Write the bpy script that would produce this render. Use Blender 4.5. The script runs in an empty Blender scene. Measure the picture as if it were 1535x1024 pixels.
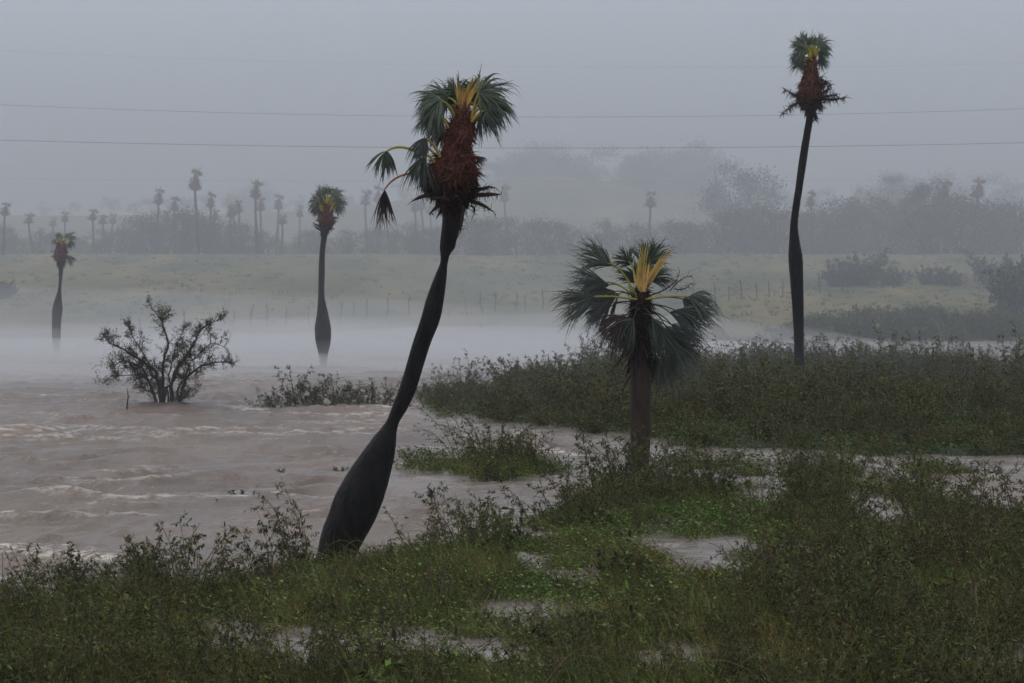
import bpy, bmesh, math, random
import numpy as np

# ------------------------------------------------------------------ camera, sky, sun, exposure
scene = bpy.context.scene
COL = scene.collection
R = math.radians
PW, PH, HOR, CZ = 1535.0, 1024.0, 381.0, 5.03
LENS = 85.0
F = LENS / 36.0 * PW
PITCH = math.atan((PH / 2 - HOR) / F)

cam_data = bpy.data.cameras.new("camera")
cam = bpy.data.objects.new("camera", cam_data)
COL.objects.link(cam)
cam.location = (0, 0, CZ)
cam.rotation_euler = (math.pi / 2 - PITCH, 0, 0)
cam_data.lens = LENS
cam_data.sensor_width = 36.0
cam_data.clip_start = 0.5
cam_data.clip_end = 4000
cam_data.dof.use_dof = True
cam_data.dof.focus_distance = 44.0
cam_data.dof.aperture_fstop = 4.0
scene.camera = cam

SUN_EL, SUN_AZ = 58.0, -35.0        # high, soft, a little to the left behind the cloud
world = bpy.data.worlds.new("World")
scene.world = world
world.use_nodes = True
wn, wl = world.node_tree.nodes, world.node_tree.links
wn.clear()
w_out = wn.new("ShaderNodeOutputWorld")
w_bg = wn.new("ShaderNodeBackground")
w_sky = wn.new("ShaderNodeTexSky")
w_sky.sky_type = "NISHITA"
w_sky.sun_disc = False
w_sky.sun_elevation = R(SUN_EL)
w_sky.sun_rotation = R(SUN_AZ)
w_sky.air_density = 1.0
w_sky.dust_density = 6.0
w_hsv = wn.new("ShaderNodeHueSaturation")
w_hsv.inputs["Saturation"].default_value = 0.25
w_mix = wn.new("ShaderNodeMix")
w_mix.data_type = "RGBA"
w_mix.inputs[0].default_value = 0.82
w_mix.inputs[7].default_value = (5.2, 5.7, 6.6, 1)      # even grey cloud deck
wl.new(w_sky.outputs[0], w_hsv.inputs["Color"])
wl.new(w_hsv.outputs[0], w_mix.inputs[6])
wl.new(w_mix.outputs[2], w_bg.inputs["Color"])
w_bg.inputs["Strength"].default_value = 0.11
wl.new(w_bg.outputs[0], w_out.inputs["Surface"])

sun_data = bpy.data.lights.new("sun", "SUN")
sun_data.energy = 0.5
sun_data.angle = R(40)
sun_data.color = (1.0, 0.97, 0.92)
sun = bpy.data.objects.new("sun", sun_data)
COL.objects.link(sun)
sun.location = (0, 0, 60)
sun.rotation_euler = (R(90 - SUN_EL), 0, R(180 - SUN_AZ))

vs = scene.view_settings
vs.view_transform = "Standard"
vs.look = "None"
vs.gamma = 1.0
vs.use_curve_mapping = False
vs.exposure = 0.0

cy = scene.cycles
cy.use_denoising = True
cy.max_bounces = 6
cy.diffuse_bounces = 2
cy.glossy_bounces = 2
cy.transmission_bounces = 2
cy.volume_bounces = 3
cy.transparent_max_bounces = 8
cy.caustics_reflective = False
cy.caustics_refractive = False
cy.use_adaptive_sampling = True
cy.adaptive_threshold = 0.02
scene.render.film_transparent = False

# ------------------------------------------------------------------ helpers
CP, SP = math.cos(PITCH), math.sin(PITCH)


def ray(px, py):
    x = (px - PW / 2) / F
    u = (PH / 2 - py) / F
    return np.array([x, CP + u * SP, -SP + u * CP])


def at(px, py, Y):
    """the point of the place that lies at distance Y along a line of sight"""
    d = ray(px, py)
    return np.array([0, 0, CZ]) + d * (Y / d[1])


def gnd(px, py, z=0.0):
    d = ray(px, py)
    return np.array([0, 0, CZ]) + d * ((z - CZ) / d[2])


def to_px(x, y, z=0.0):
    dz = z - CZ
    depth = y * CP - dz * SP
    up = y * SP + dz * CP
    return PW / 2 + F * x / depth, PH / 2 - F * up / depth


def norm(v):
    v = np.asarray(v, float)
    n = np.linalg.norm(v, axis=-1, keepdims=True)
    return v / np.maximum(n, 1e-9)


def _hash(ix, iy, s):
    h = (ix.astype(np.int64) * 374761393 + iy.astype(np.int64) * 668265263 + s * 1442695041) & 0x7fffffff
    h = ((h ^ (h >> 13)) * 1274126177) & 0x7fffffff
    return ((h ^ (h >> 16)) & 0xffff) / 65535.0


def noise2(x, y, s=0):
    x = np.asarray(x, float); y = np.asarray(y, float)
    ix, iy = np.floor(x), np.floor(y)
    fx, fy = x - ix, y - iy
    fx = fx * fx * (3 - 2 * fx); fy = fy * fy * (3 - 2 * fy)
    a = _hash(ix, iy, s); b = _hash(ix + 1, iy, s)
    c = _hash(ix, iy + 1, s); d = _hash(ix + 1, iy + 1, s)
    return (a * (1 - fx) + b * fx) * (1 - fy) + (c * (1 - fx) + d * fx) * fy


def fbm(x, y, s=0, o=3):
    v = 0; a = 0.5
    for k in range(o):
        v = v + a * noise2(x * 2 ** k + 17.3 * k, y * 2 ** k + 5.1 * k, s + k)
        a *= 0.5
    return v / (1 - 0.5 ** o)


class MB:
    """collects vertices, quads and triangles with one tint per vertex, builds ONE mesh"""

    def __init__(self):
        self.v, self.q, self.t, self.c, self.n = [], [], [], [], 0

    def add(self, V, Q=None, T=None, col=(1, 1, 1)):
        V = np.asarray(V, float).reshape(-1, 3)
        c = np.asarray(col, float)
        if c.ndim == 1:
            c = np.tile(c, (len(V), 1))
        if Q is not None and len(Q):
            self.q.append(np.asarray(Q, np.int64) + self.n)
        if T is not None and len(T):
            self.t.append(np.asarray(T, np.int64) + self.n)
        self.v.append(V); self.c.append(c); self.n += len(V)

    def tube(self, P, rad, sides=6, col=(1, 1, 1), cap=True, squash=1.0):
        P = np.asarray(P, float); n = len(P)
        rad = np.broadcast_to(np.asarray(rad, float), (n,))
        T = norm(np.gradient(P, axis=0))
        ref = np.array([0.13, 1.0, 0.21]) if abs(T[0][1]) < 0.9 else np.array([1.0, 0.1, 0.2])
        A = norm(np.cross(T, ref)); B = np.cross(T, A)
        ang = np.linspace(0, 2 * np.pi, sides, endpoint=False)
        V = P[:, None, :] + rad[:, None, None] * (np.cos(ang)[None, :, None] * A[:, None, :] + squash * np.sin(ang)[None, :, None] * B[:, None, :])
        i = np.arange(n - 1)[:, None] * sides; j = np.arange(sides)[None, :]; k = (j + 1) % sides
        Q = np.stack([i + j, i + k, i + sides + k, i + sides + j], -1).reshape(-1, 4)
        c = np.asarray(col, float)
        if c.ndim == 2:
            c = np.repeat(c, sides, axis=0)
        self.add(V, Q, None, c)

    def leaves(self, P, D, N, L, W, col, fold=0.15):
        """diamond leaves: base, two shoulders, tip"""
        P = np.asarray(P, float); D = norm(D)
        S = norm(np.cross(D, N)); U = np.cross(S, D)
        L = np.asarray(L, float).reshape(-1, 1); W = np.asarray(W, float).reshape(-1, 1)
        m = P + D * L * 0.45 - U * L * fold
        V = np.stack([P, m + S * W * 0.5, P + D * L - U * L * fold * 1.6, m - S * W * 0.5], 1)
        n = len(P)
        Q = np.arange(n * 4).reshape(n, 4)
        c = np.repeat(np.broadcast_to(col, (n, 3)), 4, axis=0)
        self.add(V, Q, None, c)

    def blades(self, P, D, L, W, droop, col, steps=3):
        """grass blades: tapering strips that bend over"""
        P = np.asarray(P, float); n = len(P)
        D = norm(D); S = norm(np.cross(D, np.array([0.3, 0.9, 0.31])))
        L = np.asarray(L, float).reshape(-1, 1); W = np.asarray(W, float).reshape(-1, 1)
        droop = np.asarray(droop, float).reshape(-1, 1)
        rows = []
        p = P.copy()
        for k in range(steps + 1):
            w = W * (1 - k / steps) ** 0.7 * 0.5
            rows.append(np.stack([p - S * w, p + S * w], 1))
            d = norm(D + np.array([0, 0, -1.0]) * droop * (k / steps))
            p = p + d * L / steps
        V = np.stack(rows, 1)
        base = np.arange(n)[:, None] * (2 * (steps + 1))
        Q = np.concatenate([np.stack([base[:, 0] + 2 * k, base[:, 0] + 2 * k + 1, base[:, 0] + 2 * k + 3, base[:, 0] + 2 * k + 2], -1) for k in range(steps)])
        c = np.repeat(np.broadcast_to(col, (n, 3)), 2 * (steps + 1), axis=0)
        self.add(V, Q, None, c)

    def arrays(self):
        V = np.concatenate(self.v); C = np.concatenate(self.c)
        Q = np.concatenate(self.q) if self.q else np.zeros((0, 4), np.int64)
        T = np.concatenate(self.t) if self.t else np.zeros((0, 3), np.int64)
        return V, Q, T, C

    def stamp(self, arr, locs, rz, sc, tint=None):
        """add many turned and scaled copies of another builder's arrays"""
        V, Q, T, C = arr
        n = len(locs)
        c, s = np.cos(rz)[:, None], np.sin(rz)[:, None]
        sc = np.asarray(sc).reshape(-1, 1)
        X = (V[None, :, 0] * c - V[None, :, 1] * s) * sc + locs[:, None, 0]
        Y = (V[None, :, 0] * s + V[None, :, 1] * c) * sc + locs[:, None, 1]
        Z = V[None, :, 2] * sc + locs[:, None, 2]
        off = (np.arange(n) * len(V))[:, None, None]
        CC = np.tile(C[None], (n, 1, 1))
        if tint is not None:
            CC = CC * tint[:, None, :]
        self.add(np.stack([X, Y, Z], -1).reshape(-1, 3), (Q[None] + off).reshape(-1, 4), (T[None] + off).reshape(-1, 3) if len(T) else None, CC.reshape(-1, 3))

    def mesh(self, name, smooth=False, attrs=None):
        V, Q, T, C = self.arrays()
        me = bpy.data.meshes.new(name)
        me.vertices.add(len(V)); me.vertices.foreach_set("co", V.astype(np.float32).ravel())
        nl = len(Q) * 4 + len(T) * 3
        me.loops.add(nl); me.loops.foreach_set("vertex_index", np.concatenate([Q.ravel(), T.ravel()]).astype(np.int32))
        me.polygons.add(len(Q) + len(T))
        st = np.concatenate([np.arange(len(Q)) * 4, len(Q) * 4 + np.arange(len(T)) * 3]).astype(np.int32)
        me.polygons.foreach_set("loop_start", st)
        me.polygons.foreach_set("use_smooth", np.full(len(st), smooth, bool))
        a = me.attributes.new("tint", "FLOAT_COLOR", "POINT")
        a.data.foreach_set("color", np.concatenate([C, np.ones((len(C), 1))], 1).astype(np.float32).ravel())
        for k, val in (attrs or {}).items():
            b = me.attributes.new(k, "FLOAT", "POINT")
            b.data.foreach_set("value", np.asarray(val, np.float32).ravel())
        me.update(calc_edges=True); me.validate()
        return me

    def build(self, name, mat, parent=None, smooth=False, attrs=None):
        me = self.mesh(name, smooth, attrs)
        me.materials.append(mat)
        return link(name, me, parent)


def outward(o):
    """closed volume hulls: all faces turned outward"""
    b = bmesh.new(); b.from_mesh(o.data)
    bmesh.ops.recalc_face_normals(b, faces=b.faces[:])
    b.to_mesh(o.data); b.free()
    return o


def link(name, data, parent=None):
    o = bpy.data.objects.new(name, data)
    COL.objects.link(o)
    if parent is not None:
        o.parent = parent
    return o


def tag(o, label=None, cat=None, group=None, kind=None):
    for k, v in (("label", label), ("category", cat), ("group", group), ("kind", kind)):
        if v:
            o[k] = v
    return o


def empty(name, loc):
    o = link(name, None)
    o.location = loc
    o.empty_display_size = 0.3
    return o


def copy_tree(o, parent=None):
    c = o.copy()
    COL.objects.link(c)
    c.parent = parent
    for ch in o.children:
        copy_tree(ch, c)
    return c


# ------------------------------------------------------------------ materials
MAT = {}


def material(name, base, rough=0.6, spec=0.3, var=0.3, scale=3.0, bump=0.0, bscale=20.0, rnd=0.25, stretch=(1, 1, 1), trans=0.0):
    m = bpy.data.materials.new(name)
    m.use_nodes = True
    n, l = m.node_tree.nodes, m.node_tree.links
    b = n["Principled BSDF"]
    b.inputs["Roughness"].default_value = rough
    b.inputs["Specular IOR Level"].default_value = spec
    at_ = n.new("ShaderNodeAttribute"); at_.attribute_name = "tint"
    mul = n.new("ShaderNodeMix"); mul.data_type = "RGBA"; mul.blend_type = "MULTIPLY"; mul.inputs[0].default_value = 1
    mul.inputs[6].default_value = (*base, 1)
    l.new(at_.outputs["Color"], mul.inputs[7])
    tc = n.new("ShaderNodeTexCoord")
    mp = n.new("ShaderNodeMapping"); mp.inputs["Scale"].default_value = stretch
    l.new(tc.outputs["Object"], mp.inputs[0])
    nz = n.new("ShaderNodeTexNoise"); nz.inputs["Scale"].default_value = scale; nz.inputs["Detail"].default_value = 5
    l.new(mp.outputs[0], nz.inputs["Vector"])
    mr = n.new("ShaderNodeMapRange")
    mr.inputs["From Min"].default_value = 0.3; mr.inputs["From Max"].default_value = 0.7
    mr.inputs["To Min"].default_value = 1 - var; mr.inputs["To Max"].default_value = 1 + var
    l.new(nz.outputs["Fac"], mr.inputs["Value"])
    oi = n.new("ShaderNodeObjectInfo")
    mr2 = n.new("ShaderNodeMapRange")
    mr2.inputs["To Min"].default_value = 1 - rnd; mr2.inputs["To Max"].default_value = 1 + rnd
    l.new(oi.outputs["Random"], mr2.inputs["Value"])
    mm = n.new("ShaderNodeMath"); mm.operation = "MULTIPLY"
    l.new(mr.outputs[0], mm.inputs[0]); l.new(mr2.outputs[0], mm.inputs[1])
    hs = n.new("ShaderNodeHueSaturation")
    l.new(mm.outputs[0], hs.inputs["Value"]); l.new(mul.outputs[2], hs.inputs["Color"])
    l.new(hs.outputs[0], b.inputs["Base Color"])
    if bump:
        nb = n.new("ShaderNodeTexNoise"); nb.inputs["Scale"].default_value = bscale; nb.inputs["Detail"].default_value = 6
        l.new(mp.outputs[0], nb.inputs["Vector"])
        bp = n.new("ShaderNodeBump"); bp.inputs["Strength"].default_value = bump; bp.inputs["Distance"].default_value = 0.05
        l.new(nb.outputs["Fac"], bp.inputs["Height"]); l.new(bp.outputs[0], b.inputs["Normal"])
    if trans:
        out = n["Material Output"]
        tr = n.new("ShaderNodeBsdfTranslucent"); l.new(hs.outputs[0], tr.inputs["Color"])
        mx = n.new("ShaderNodeMixShader"); mx.inputs[0].default_value = trans
        l.new(b.outputs[0], mx.inputs[1]); l.new(tr.outputs[0], mx.inputs[2])
        l.new(mx.outputs[0], out.inputs["Surface"])
    MAT[name] = m
    return m


material("wet_bark", (0.014, 0.0125, 0.012), rough=0.5, spec=0.10, var=0.7, scale=5, bump=0.9, bscale=22, rnd=0, stretch=(1, 1, 0.3))
material("brown_bark", (0.046, 0.029, 0.020), rough=0.75, spec=0.2, var=0.45, scale=6, bump=0.6, bscale=30, rnd=0, stretch=(1, 1, 0.3))
material("fibre", (0.175, 0.064, 0.043), rough=0.8, spec=0.15, var=0.35, scale=6, rnd=0.05)
material("petiole", (0.50, 0.36, 0.07), rough=0.5, spec=0.3, var=0.2, scale=5, rnd=0.05)
material("frond", (0.066, 0.090, 0.050), rough=0.36, spec=0.55, var=0.25, scale=4, rnd=0.15, trans=0.12)
material("spear", (0.66, 0.44, 0.13), rough=0.5, spec=0.3, var=0.2, scale=4, rnd=0.05, trans=0.15)
material("dead_frond", (0.050, 0.030, 0.024), rough=0.7, spec=0.2, var=0.35, scale=4, rnd=0.1)
material("leaf", (1, 1, 1), rough=0.6, spec=0.14, var=0.25, scale=1.5, rnd=0.25, trans=0.15)
material("stem", (0.105, 0.090, 0.042), rough=0.7, spec=0.2, var=0.3, scale=6, rnd=0.2)
material("twig", (0.040, 0.032, 0.027), rough=0.7, spec=0.2, var=0.3, scale=6, rnd=0.1)
material("post_wood", (0.075, 0.062, 0.050), rough=0.8, spec=0.2, var=0.3, scale=8, bump=0.4, bscale=30, rnd=0.2)
material("wire", (0.03, 0.03, 0.032), rough=0.6, spec=0.3, var=0.1, rnd=0)
material("far_leaf", (1, 1, 1), rough=0.7, spec=0.15, var=0.25, scale=0.6, rnd=0.2)


def ground_material():
    m = bpy.data.materials.new("earth_and_grass"); m.use_nodes = True
    n, l = m.node_tree.nodes, m.node_tree.links
    b = n["Principled BSDF"]; b.inputs["Roughness"].default_value = 0.85; b.inputs["Specular IOR Level"].default_value = 0.15
    tc = n.new("ShaderNodeTexCoord")
    def nz(scale, detail, stretch):
        mp = n.new("ShaderNodeMapping"); mp.inputs["Scale"].default_value = stretch
        l.new(tc.outputs["Object"], mp.inputs[0])
        t = n.new("ShaderNodeTexNoise"); t.inputs["Scale"].default_value = scale; t.inputs["Detail"].default_value = detail
        t.inputs["Roughness"].default_value = 0.6
        l.new(mp.outputs[0], t.inputs["Vector"]); return t
    def ramp(t, a, b_):
        r = n.new("ShaderNodeValToRGB"); r.color_ramp.elements[0].position = 0.38; r.color_ramp.elements[1].position = 0.64
        r.color_ramp.elements[0].color = (*a, 1); r.color_ramp.elements[1].color = (*b_, 1)
        l.new(t.outputs["Fac"], r.inputs[0]); return r
    near = ramp(nz(1.5, 6, (1, 1, 1)), (0.026, 0.022, 0.014), (0.045, 0.055, 0.022))
    far = ramp(nz(0.16, 12, (1, 0.28, 1)), (0.070, 0.090, 0.030), (0.240, 0.190, 0.080))
    at_ = n.new("ShaderNodeAttribute"); at_.attribute_name = "meadow"
    mx = n.new("ShaderNodeMix"); mx.data_type = "RGBA"
    l.new(at_.outputs["Fac"], mx.inputs[0]); l.new(near.outputs[0], mx.inputs[6]); l.new(far.outputs[0], mx.inputs[7])
    l.new(mx.outputs[2], b.inputs["Base Color"])
    bp = n.new("ShaderNodeBump"); bp.inputs["Strength"].default_value = 0.6; bp.inputs["Distance"].default_value = 0.3
    t = nz(1.2, 6, (1, 1, 1)); l.new(t.outputs["Fac"], bp.inputs["Height"]); l.new(bp.outputs[0], b.inputs["Normal"])
    return m


def water_material():
    m = bpy.data.materials.new("muddy_water"); m.use_nodes = True
    n, l = m.node_tree.nodes, m.node_tree.links
    b = n["Principled BSDF"]
    tc = n.new("ShaderNodeTexCoord")
    def nz(scale, detail, stretch, rough=0.6):
        mp = n.new("ShaderNodeMapping"); mp.inputs["Scale"].default_value = stretch
        l.new(tc.outputs["Object"], mp.inputs[0])
        t = n.new("ShaderNodeTexNoise"); t.inputs["Scale"].default_value = scale; t.inputs["Detail"].default_value = detail
        t.inputs["Roughness"].default_value = rough
        l.new(mp.outputs[0], t.inputs["Vector"]); return t
    mud = n.new("ShaderNodeValToRGB")
    mud.color_ramp.elements[0].color = (0.108, 0.067, 0.042, 1); mud.color_ramp.elements[1].color = (0.212, 0.140, 0.092, 1)
    mud.color_ramp.elements[0].position = 0.35; mud.color_ramp.elements[1].position = 0.65
    l.new(nz(0.25, 6, (0.6, 0.35, 1)).outputs["Fac"], mud.inputs[0])
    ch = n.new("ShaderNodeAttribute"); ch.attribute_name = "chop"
    fo = n.new("ShaderNodeAttribute"); fo.attribute_name = "foam"
    fn = n.new("ShaderNodeMapRange"); fn.inputs["From Min"].default_value = 0.47; fn.inputs["From Max"].default_value = 0.58
    l.new(nz(3.2, 6, (0.7, 1.3, 1), 0.75).outputs["Fac"], fn.inputs["Value"])
    fm = n.new("ShaderNodeMath"); fm.operation = "MULTIPLY"; fm.use_clamp = True
    l.new(fo.outputs["Fac"], fm.inputs[0]); l.new(fn.outputs[0], fm.inputs[1])
    still = n.new("ShaderNodeMix"); still.data_type = "RGBA"; still.inputs[6].default_value = (0.27, 0.225, 0.200, 1)  # still water paler and greyer: sky reflection painted into the base colour
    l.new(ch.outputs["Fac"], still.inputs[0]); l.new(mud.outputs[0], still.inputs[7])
    mx = n.new("ShaderNodeMix"); mx.data_type = "RGBA"; mx.inputs[7].default_value = (0.85, 0.76, 0.66, 1)
    l.new(fm.outputs[0], mx.inputs[0]); l.new(still.outputs[2], mx.inputs[6])
    l.new(mx.outputs[2], b.inputs["Base Color"])
    rr = n.new("ShaderNodeMapRange"); rr0 = n.new("ShaderNodeMapRange"); rr0.inputs["To Min"].default_value = 0.16; rr0.inputs["To Max"].default_value = 0.2
    l.new(ch.outputs["Fac"], rr0.inputs["Value"]); l.new(rr0.outputs[0], rr.inputs["To Min"]); rr.inputs["To Max"].default_value = 0.8
    l.new(fm.outputs[0], rr.inputs["Value"]); l.new(rr.outputs[0], b.inputs["Roughness"])
    b.inputs["IOR"].default_value = 1.33
    b.inputs["Specular IOR Level"].default_value = 0.5
    b1 = n.new("ShaderNodeBump"); b1.inputs["Distance"].default_value = 0.10
    l.new(ch.outputs["Fac"], b1.inputs["Strength"])
    l.new(nz(2.6, 6, (0.8, 0.7, 1), 0.7).outputs["Fac"], b1.inputs["Height"])
    l.new(b1.outputs[0], b.inputs["Normal"])
    return m


def volume_material(name, color, density, aniso=0.1):
    m = bpy.data.materials.new(name); m.use_nodes = True
    n, l = m.node_tree.nodes, m.node_tree.links
    n.clear()
    o = n.new("ShaderNodeOutputMaterial"); v = n.new("ShaderNodeVolumePrincipled")
    v.inputs["Color"].default_value = (*color, 1)
    v.inputs["Density"].default_value = density
    v.inputs["Anisotropy"].default_value = aniso
    l.new(v.outputs[0], o.inputs["Volume"])
    return m


# ------------------------------------------------------------------ where plants grow (laid out on the ground plane)
def poly(pts):
    return np.array([gnd(*p)[:2] for p in pts])


def inside(P, x, y):
    r = np.zeros(np.shape(x), bool)
    n = len(P)
    for i in range(n):
        x1, y1 = P[i]; x2, y2 = P[(i + 1) % n]
        c = ((y1 > y) != (y2 > y)) & (x < (x2 - x1) * (y - y1) / (y2 - y1 + 1e-12) + x1)
        r ^= c
    return r


NEAR = poly([(-500, 912), (0, 908), (150, 898), (270, 872), (400, 856), (520, 845), (620, 832), (720, 815), (780, 790), (840, 765), (900, 745),
             (1000, 733), (1150, 722), (1300, 724), (1420, 748), (1535, 765), (2000, 775), (2000, 1500), (-500, 1500)])
HOLES = [poly(p) for p in (
    [(275, 952), (400, 940), (560, 938), (720, 948), (860, 975), (1000, 985), (1000, 1016), (860, 1012), (700, 1008), (500, 1008), (290, 998)],
    [(790, 832), (890, 828), (920, 866), (810, 876)], [(950, 798), (1105, 794), (1140, 846), (975, 856)],
    [(1105, 715), (1185, 715), (1180, 758), (1110, 756)], [(280, 885), (350, 880), (365, 902), (285, 905)],
    [(280, 930), (345, 925), (410, 940), (300, 948)], [(1270, 755), (1350, 752), (1360, 790), (1275, 794)])]
ISLE = poly([(595, 690), (680, 684), (830, 690), (855, 706), (760, 717), (600, 704)])
THICKET = poly([(640, 602), (760, 574), (900, 560), (1050, 553), (1200, 552), (1350, 556), (1800, 562), (1800, 684), (1300, 682), (1100, 672),
                (1000, 668), (980, 656), (900, 646), (830, 642), (720, 628), (640, 618)])
STRIP = poly([(985, 690), (1100, 686), (1330, 692), (1480, 702), (1500, 712), (1300, 716), (1120, 712), (1000, 704)])


def veg(x, y):
    x = np.asarray(x, float); y = np.asarray(y, float)
    jx = x + (fbm(x * 0.8, y * 0.5, 3) - 0.5) * 1.6
    jy = y + (fbm(x * 0.7, y * 0.4, 9) - 0.5) * 3.0
    m = inside(NEAR, jx, jy)
    brk = fbm(x * 1.5, y * 0.9, 55)
    for h in HOLES:
        m &= ~(inside(h, jx, jy) & (brk < 0.60))
    m &= ~((fbm(x * 0.42, y * 0.75, 33) > 0.625) & (y < 60))
    m |= inside(ISLE, jx, jy) | inside(THICKET, jx, jy) | (inside(STRIP, jx, jy) & (fbm(x * 0.9, y * 0.5, 21) > 0.47))
    return m


def veg_soft(x, y):
    s = 0
    for dx, dy in ((0, 0), (.35, .3), (-.35, .3), (.35, -.5), (-.35, -.5), (0, .9), (0, -.9)):
        s = s + veg(x + dx, y + dy).astype(float)
    return s / 7


SHORE = 139.0


def height(x, y, soft=None):
    x = np.asarray(x, float); y = np.asarray(y, float)
    near = y < 125
    s = veg_soft(x, y) if soft is None else soft
    h = -0.38 + 0.46 * s + 0.10 * (fbm(x * 0.9, y * 0.6, 5) - 0.5)
    shore = SHORE + 5 * (fbm(x * 0.12, y * 0 + 2.2, 7) - 0.5)
    f = -0.4 + np.clip((y - shore) / 8, 0, 1) * 0.45 + 0.05 * np.clip(y - shore, 0, 99) + 0.35 * (fbm(x * 0.09, y * 0.06, 11) - 0.5) * np.clip((y - shore) / 30, 0, 1)
    return np.where(near, h, f)


# ------------------------------------------------------------------ ground, ridge, water
ys = [-38.0]
while ys[-1] < 860:
    y = ys[-1]
    ys.append(y + (2.0 if y < 24 else 0.35 * (max(y, 24) / 30) ** 1.0 if y < 150 else 1.8 if y < 260 else 12))
ys = np.array(ys); ys[-1] = 860
NC = 190
sx = np.linspace(-1, 1, NC)
GX = sx[None, :] * (28 + 0.40 * np.clip(ys, 0, None))[:, None]
GY = np.repeat(ys[:, None], NC, 1)
GZ = height(GX, GY)
rid = np.clip((GY - 330) / 90, 0, 1) ** 1.4
ridge = 5.5 + 6.5 * np.exp(-((GX - 6) / 26) ** 2) + 3.0 * fbm(GX * 0.02, GY * 0.006, 31)
GZ = GZ + rid * ridge


def grid_quads(nr, nc):
    i = np.arange(nr - 1)[:, None] * nc; j = np.arange(nc - 1)[None, :]
    return np.stack([i + j, i + j + 1, i + nc + j + 1, i + nc + j], -1).reshape(-1, 4)


mb = MB(); mb.add(np.stack([GX, GY, GZ], -1), grid_quads(len(ys), NC))
g = mb.build("ground", ground_material(), smooth=True, attrs={"meadow": np.clip((GY - 128) / 8, 0, 1)})
tag(g, "flooded muddy ground rising to a grassy field", None, None, "structure")

ws = [-36.0]
while ws[-1] < 147:
    y = ws[-1]
    ws.append(y + (2.0 if y < 25 else 0.115 * (y / 35) ** 1.15))
ws = np.array(ws)
WC = 520
wx = np.linspace(-1, 1, WC)
WX = wx[None, :] * (13 + 0.235 * np.clip(ws, 0, None))[:, None]
WY = np.repeat(ws[:, None], WC, 1)
rng = np.random.default_rng(4)
warpx = WX + 2.2 * (fbm(WX * 0.25, WY * 0.2, 41) - 0.5)
warpy = WY + 3.5 * (fbm(WX * 0.33, WY * 0.16, 43) - 0.5)
hz = np.zeros_like(WX)
crest = np.zeros_like(WX)
for k in range(10):
    lam = rng.uniform(1.7, 4.6); th = rng.normal(0.05, 0.22)
    kx, ky = math.sin(th) * 2 * math.pi / lam, math.cos(th) * 2 * math.pi / lam
    ph = rng.uniform(0, 6.3)
    s = 1 - np.abs(np.sin(0.5 * (kx * warpx + ky * warpy) + ph))
    env = np.clip(fbm(WX * 0.22 + k * 9, WY * 0.13, 50 + k, 2) * 2.8 - 0.85, 0, 1.5)
    hz += 0.025 * lam ** 0.9 * env * (s ** 2.0 - 0.33)
    crest = np.maximum(crest, s ** 5 * np.clip(env - 0.35, 0, 1))
for k in range(9):
    lam = rng.uniform(0.55, 1.5); th = rng.normal(0.0, 0.3)
    kx, ky = math.sin(th) * 2 * math.pi / lam, math.cos(th) * 2 * math.pi / lam
    w2 = 0.5 * (fbm(WX * 0.9 + k, WY * 0.5, 101 + k, 2) - 0.5)
    s = 1 - np.abs(np.sin(0.5 * (kx * warpx + ky * (warpy + 2.2 * w2)) + rng.uniform(0, 6.3)))
    env = np.clip(fbm(WX * 0.45 + k * 5, WY * 0.3, 90 + k, 2) * 2.6 - 0.7, 0, 1.3)
    hz += 0.038 * lam * env * (s ** 1.7 - 0.37)
    crest = np.maximum(crest, 0.75 * s ** 5 * np.clip(env - 0.55, 0, 1))
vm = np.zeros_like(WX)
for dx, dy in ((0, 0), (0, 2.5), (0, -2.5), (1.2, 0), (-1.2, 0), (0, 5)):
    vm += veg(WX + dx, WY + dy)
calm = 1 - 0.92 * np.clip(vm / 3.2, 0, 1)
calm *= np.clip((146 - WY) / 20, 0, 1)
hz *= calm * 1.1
hz += 0.012 * (fbm(WX * 1.8, WY * 0.9, 61) - 0.5)
foam = np.clip(crest * 1.7 - 0.48, 0, 1) * np.clip(fbm(WX * 0.25, WY * 0.16, 71) * 3.8 - 1.6, 0, 1) * np.clip(calm * 1.4 - 0.4, 0, 1)
mb = MB(); mb.add(np.stack([WX, WY, hz], -1), grid_quads(len(ws), WC))
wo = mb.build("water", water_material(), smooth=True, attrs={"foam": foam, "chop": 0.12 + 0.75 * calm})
tag(wo, "brown wind-whipped flood water", None, None, "structure")

# ------------------------------------------------------------------ air: even haze, and the thicker squall over the river
def box_volume(name, lo, hi, mat):
    x0, y0, z0 = lo; x1, y1, z1 = hi
    V = [(x0, y0, z0), (x1, y0, z0), (x1, y1, z0), (x0, y1, z0), (x0, y0, z1), (x1, y0, z1), (x1, y1, z1), (x0, y1, z1)]
    Q = [(0, 3, 2, 1), (4, 5, 6, 7), (0, 1, 5, 4), (1, 2, 6, 5), (2, 3, 7, 6), (3, 0, 4, 7)]
    m = MB(); m.add(V, Q)
    return outward(m.build(name, mat))


hz_o = box_volume("haze", (-400, -42, -2.5), (400, 870, 44), volume_material("haze_air", (0.90, 0.925, 0.96), 0.00035))
tag(hz_o, "thin pale rain haze filling the whole valley", None, None, "stuff")

prof = [(62, -1.2), (88, 2.6), (118, 16), (150, 40), (862, 40), (862, -1.2)]
m = MB()
V = [(x, y, z) for x in (-392, 392) for y, z in prof]
n = len(prof)
Q = [(i, (i + 1) % n, n + (i + 1) % n, n + i) for i in range(n)]
T = [(0, i + 1, i) for i in range(1, n - 1)] + [(n, n + i, n + i + 1) for i in range(1, n - 1)]
m.add(V, Q, T)
o = m.build("mist", volume_material("squall_air", (0.825, 0.845, 0.895), 0.0047))
outward(o)
tag(o, "grey rain mist thickening over the river and the far field", None, None, "stuff")


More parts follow.
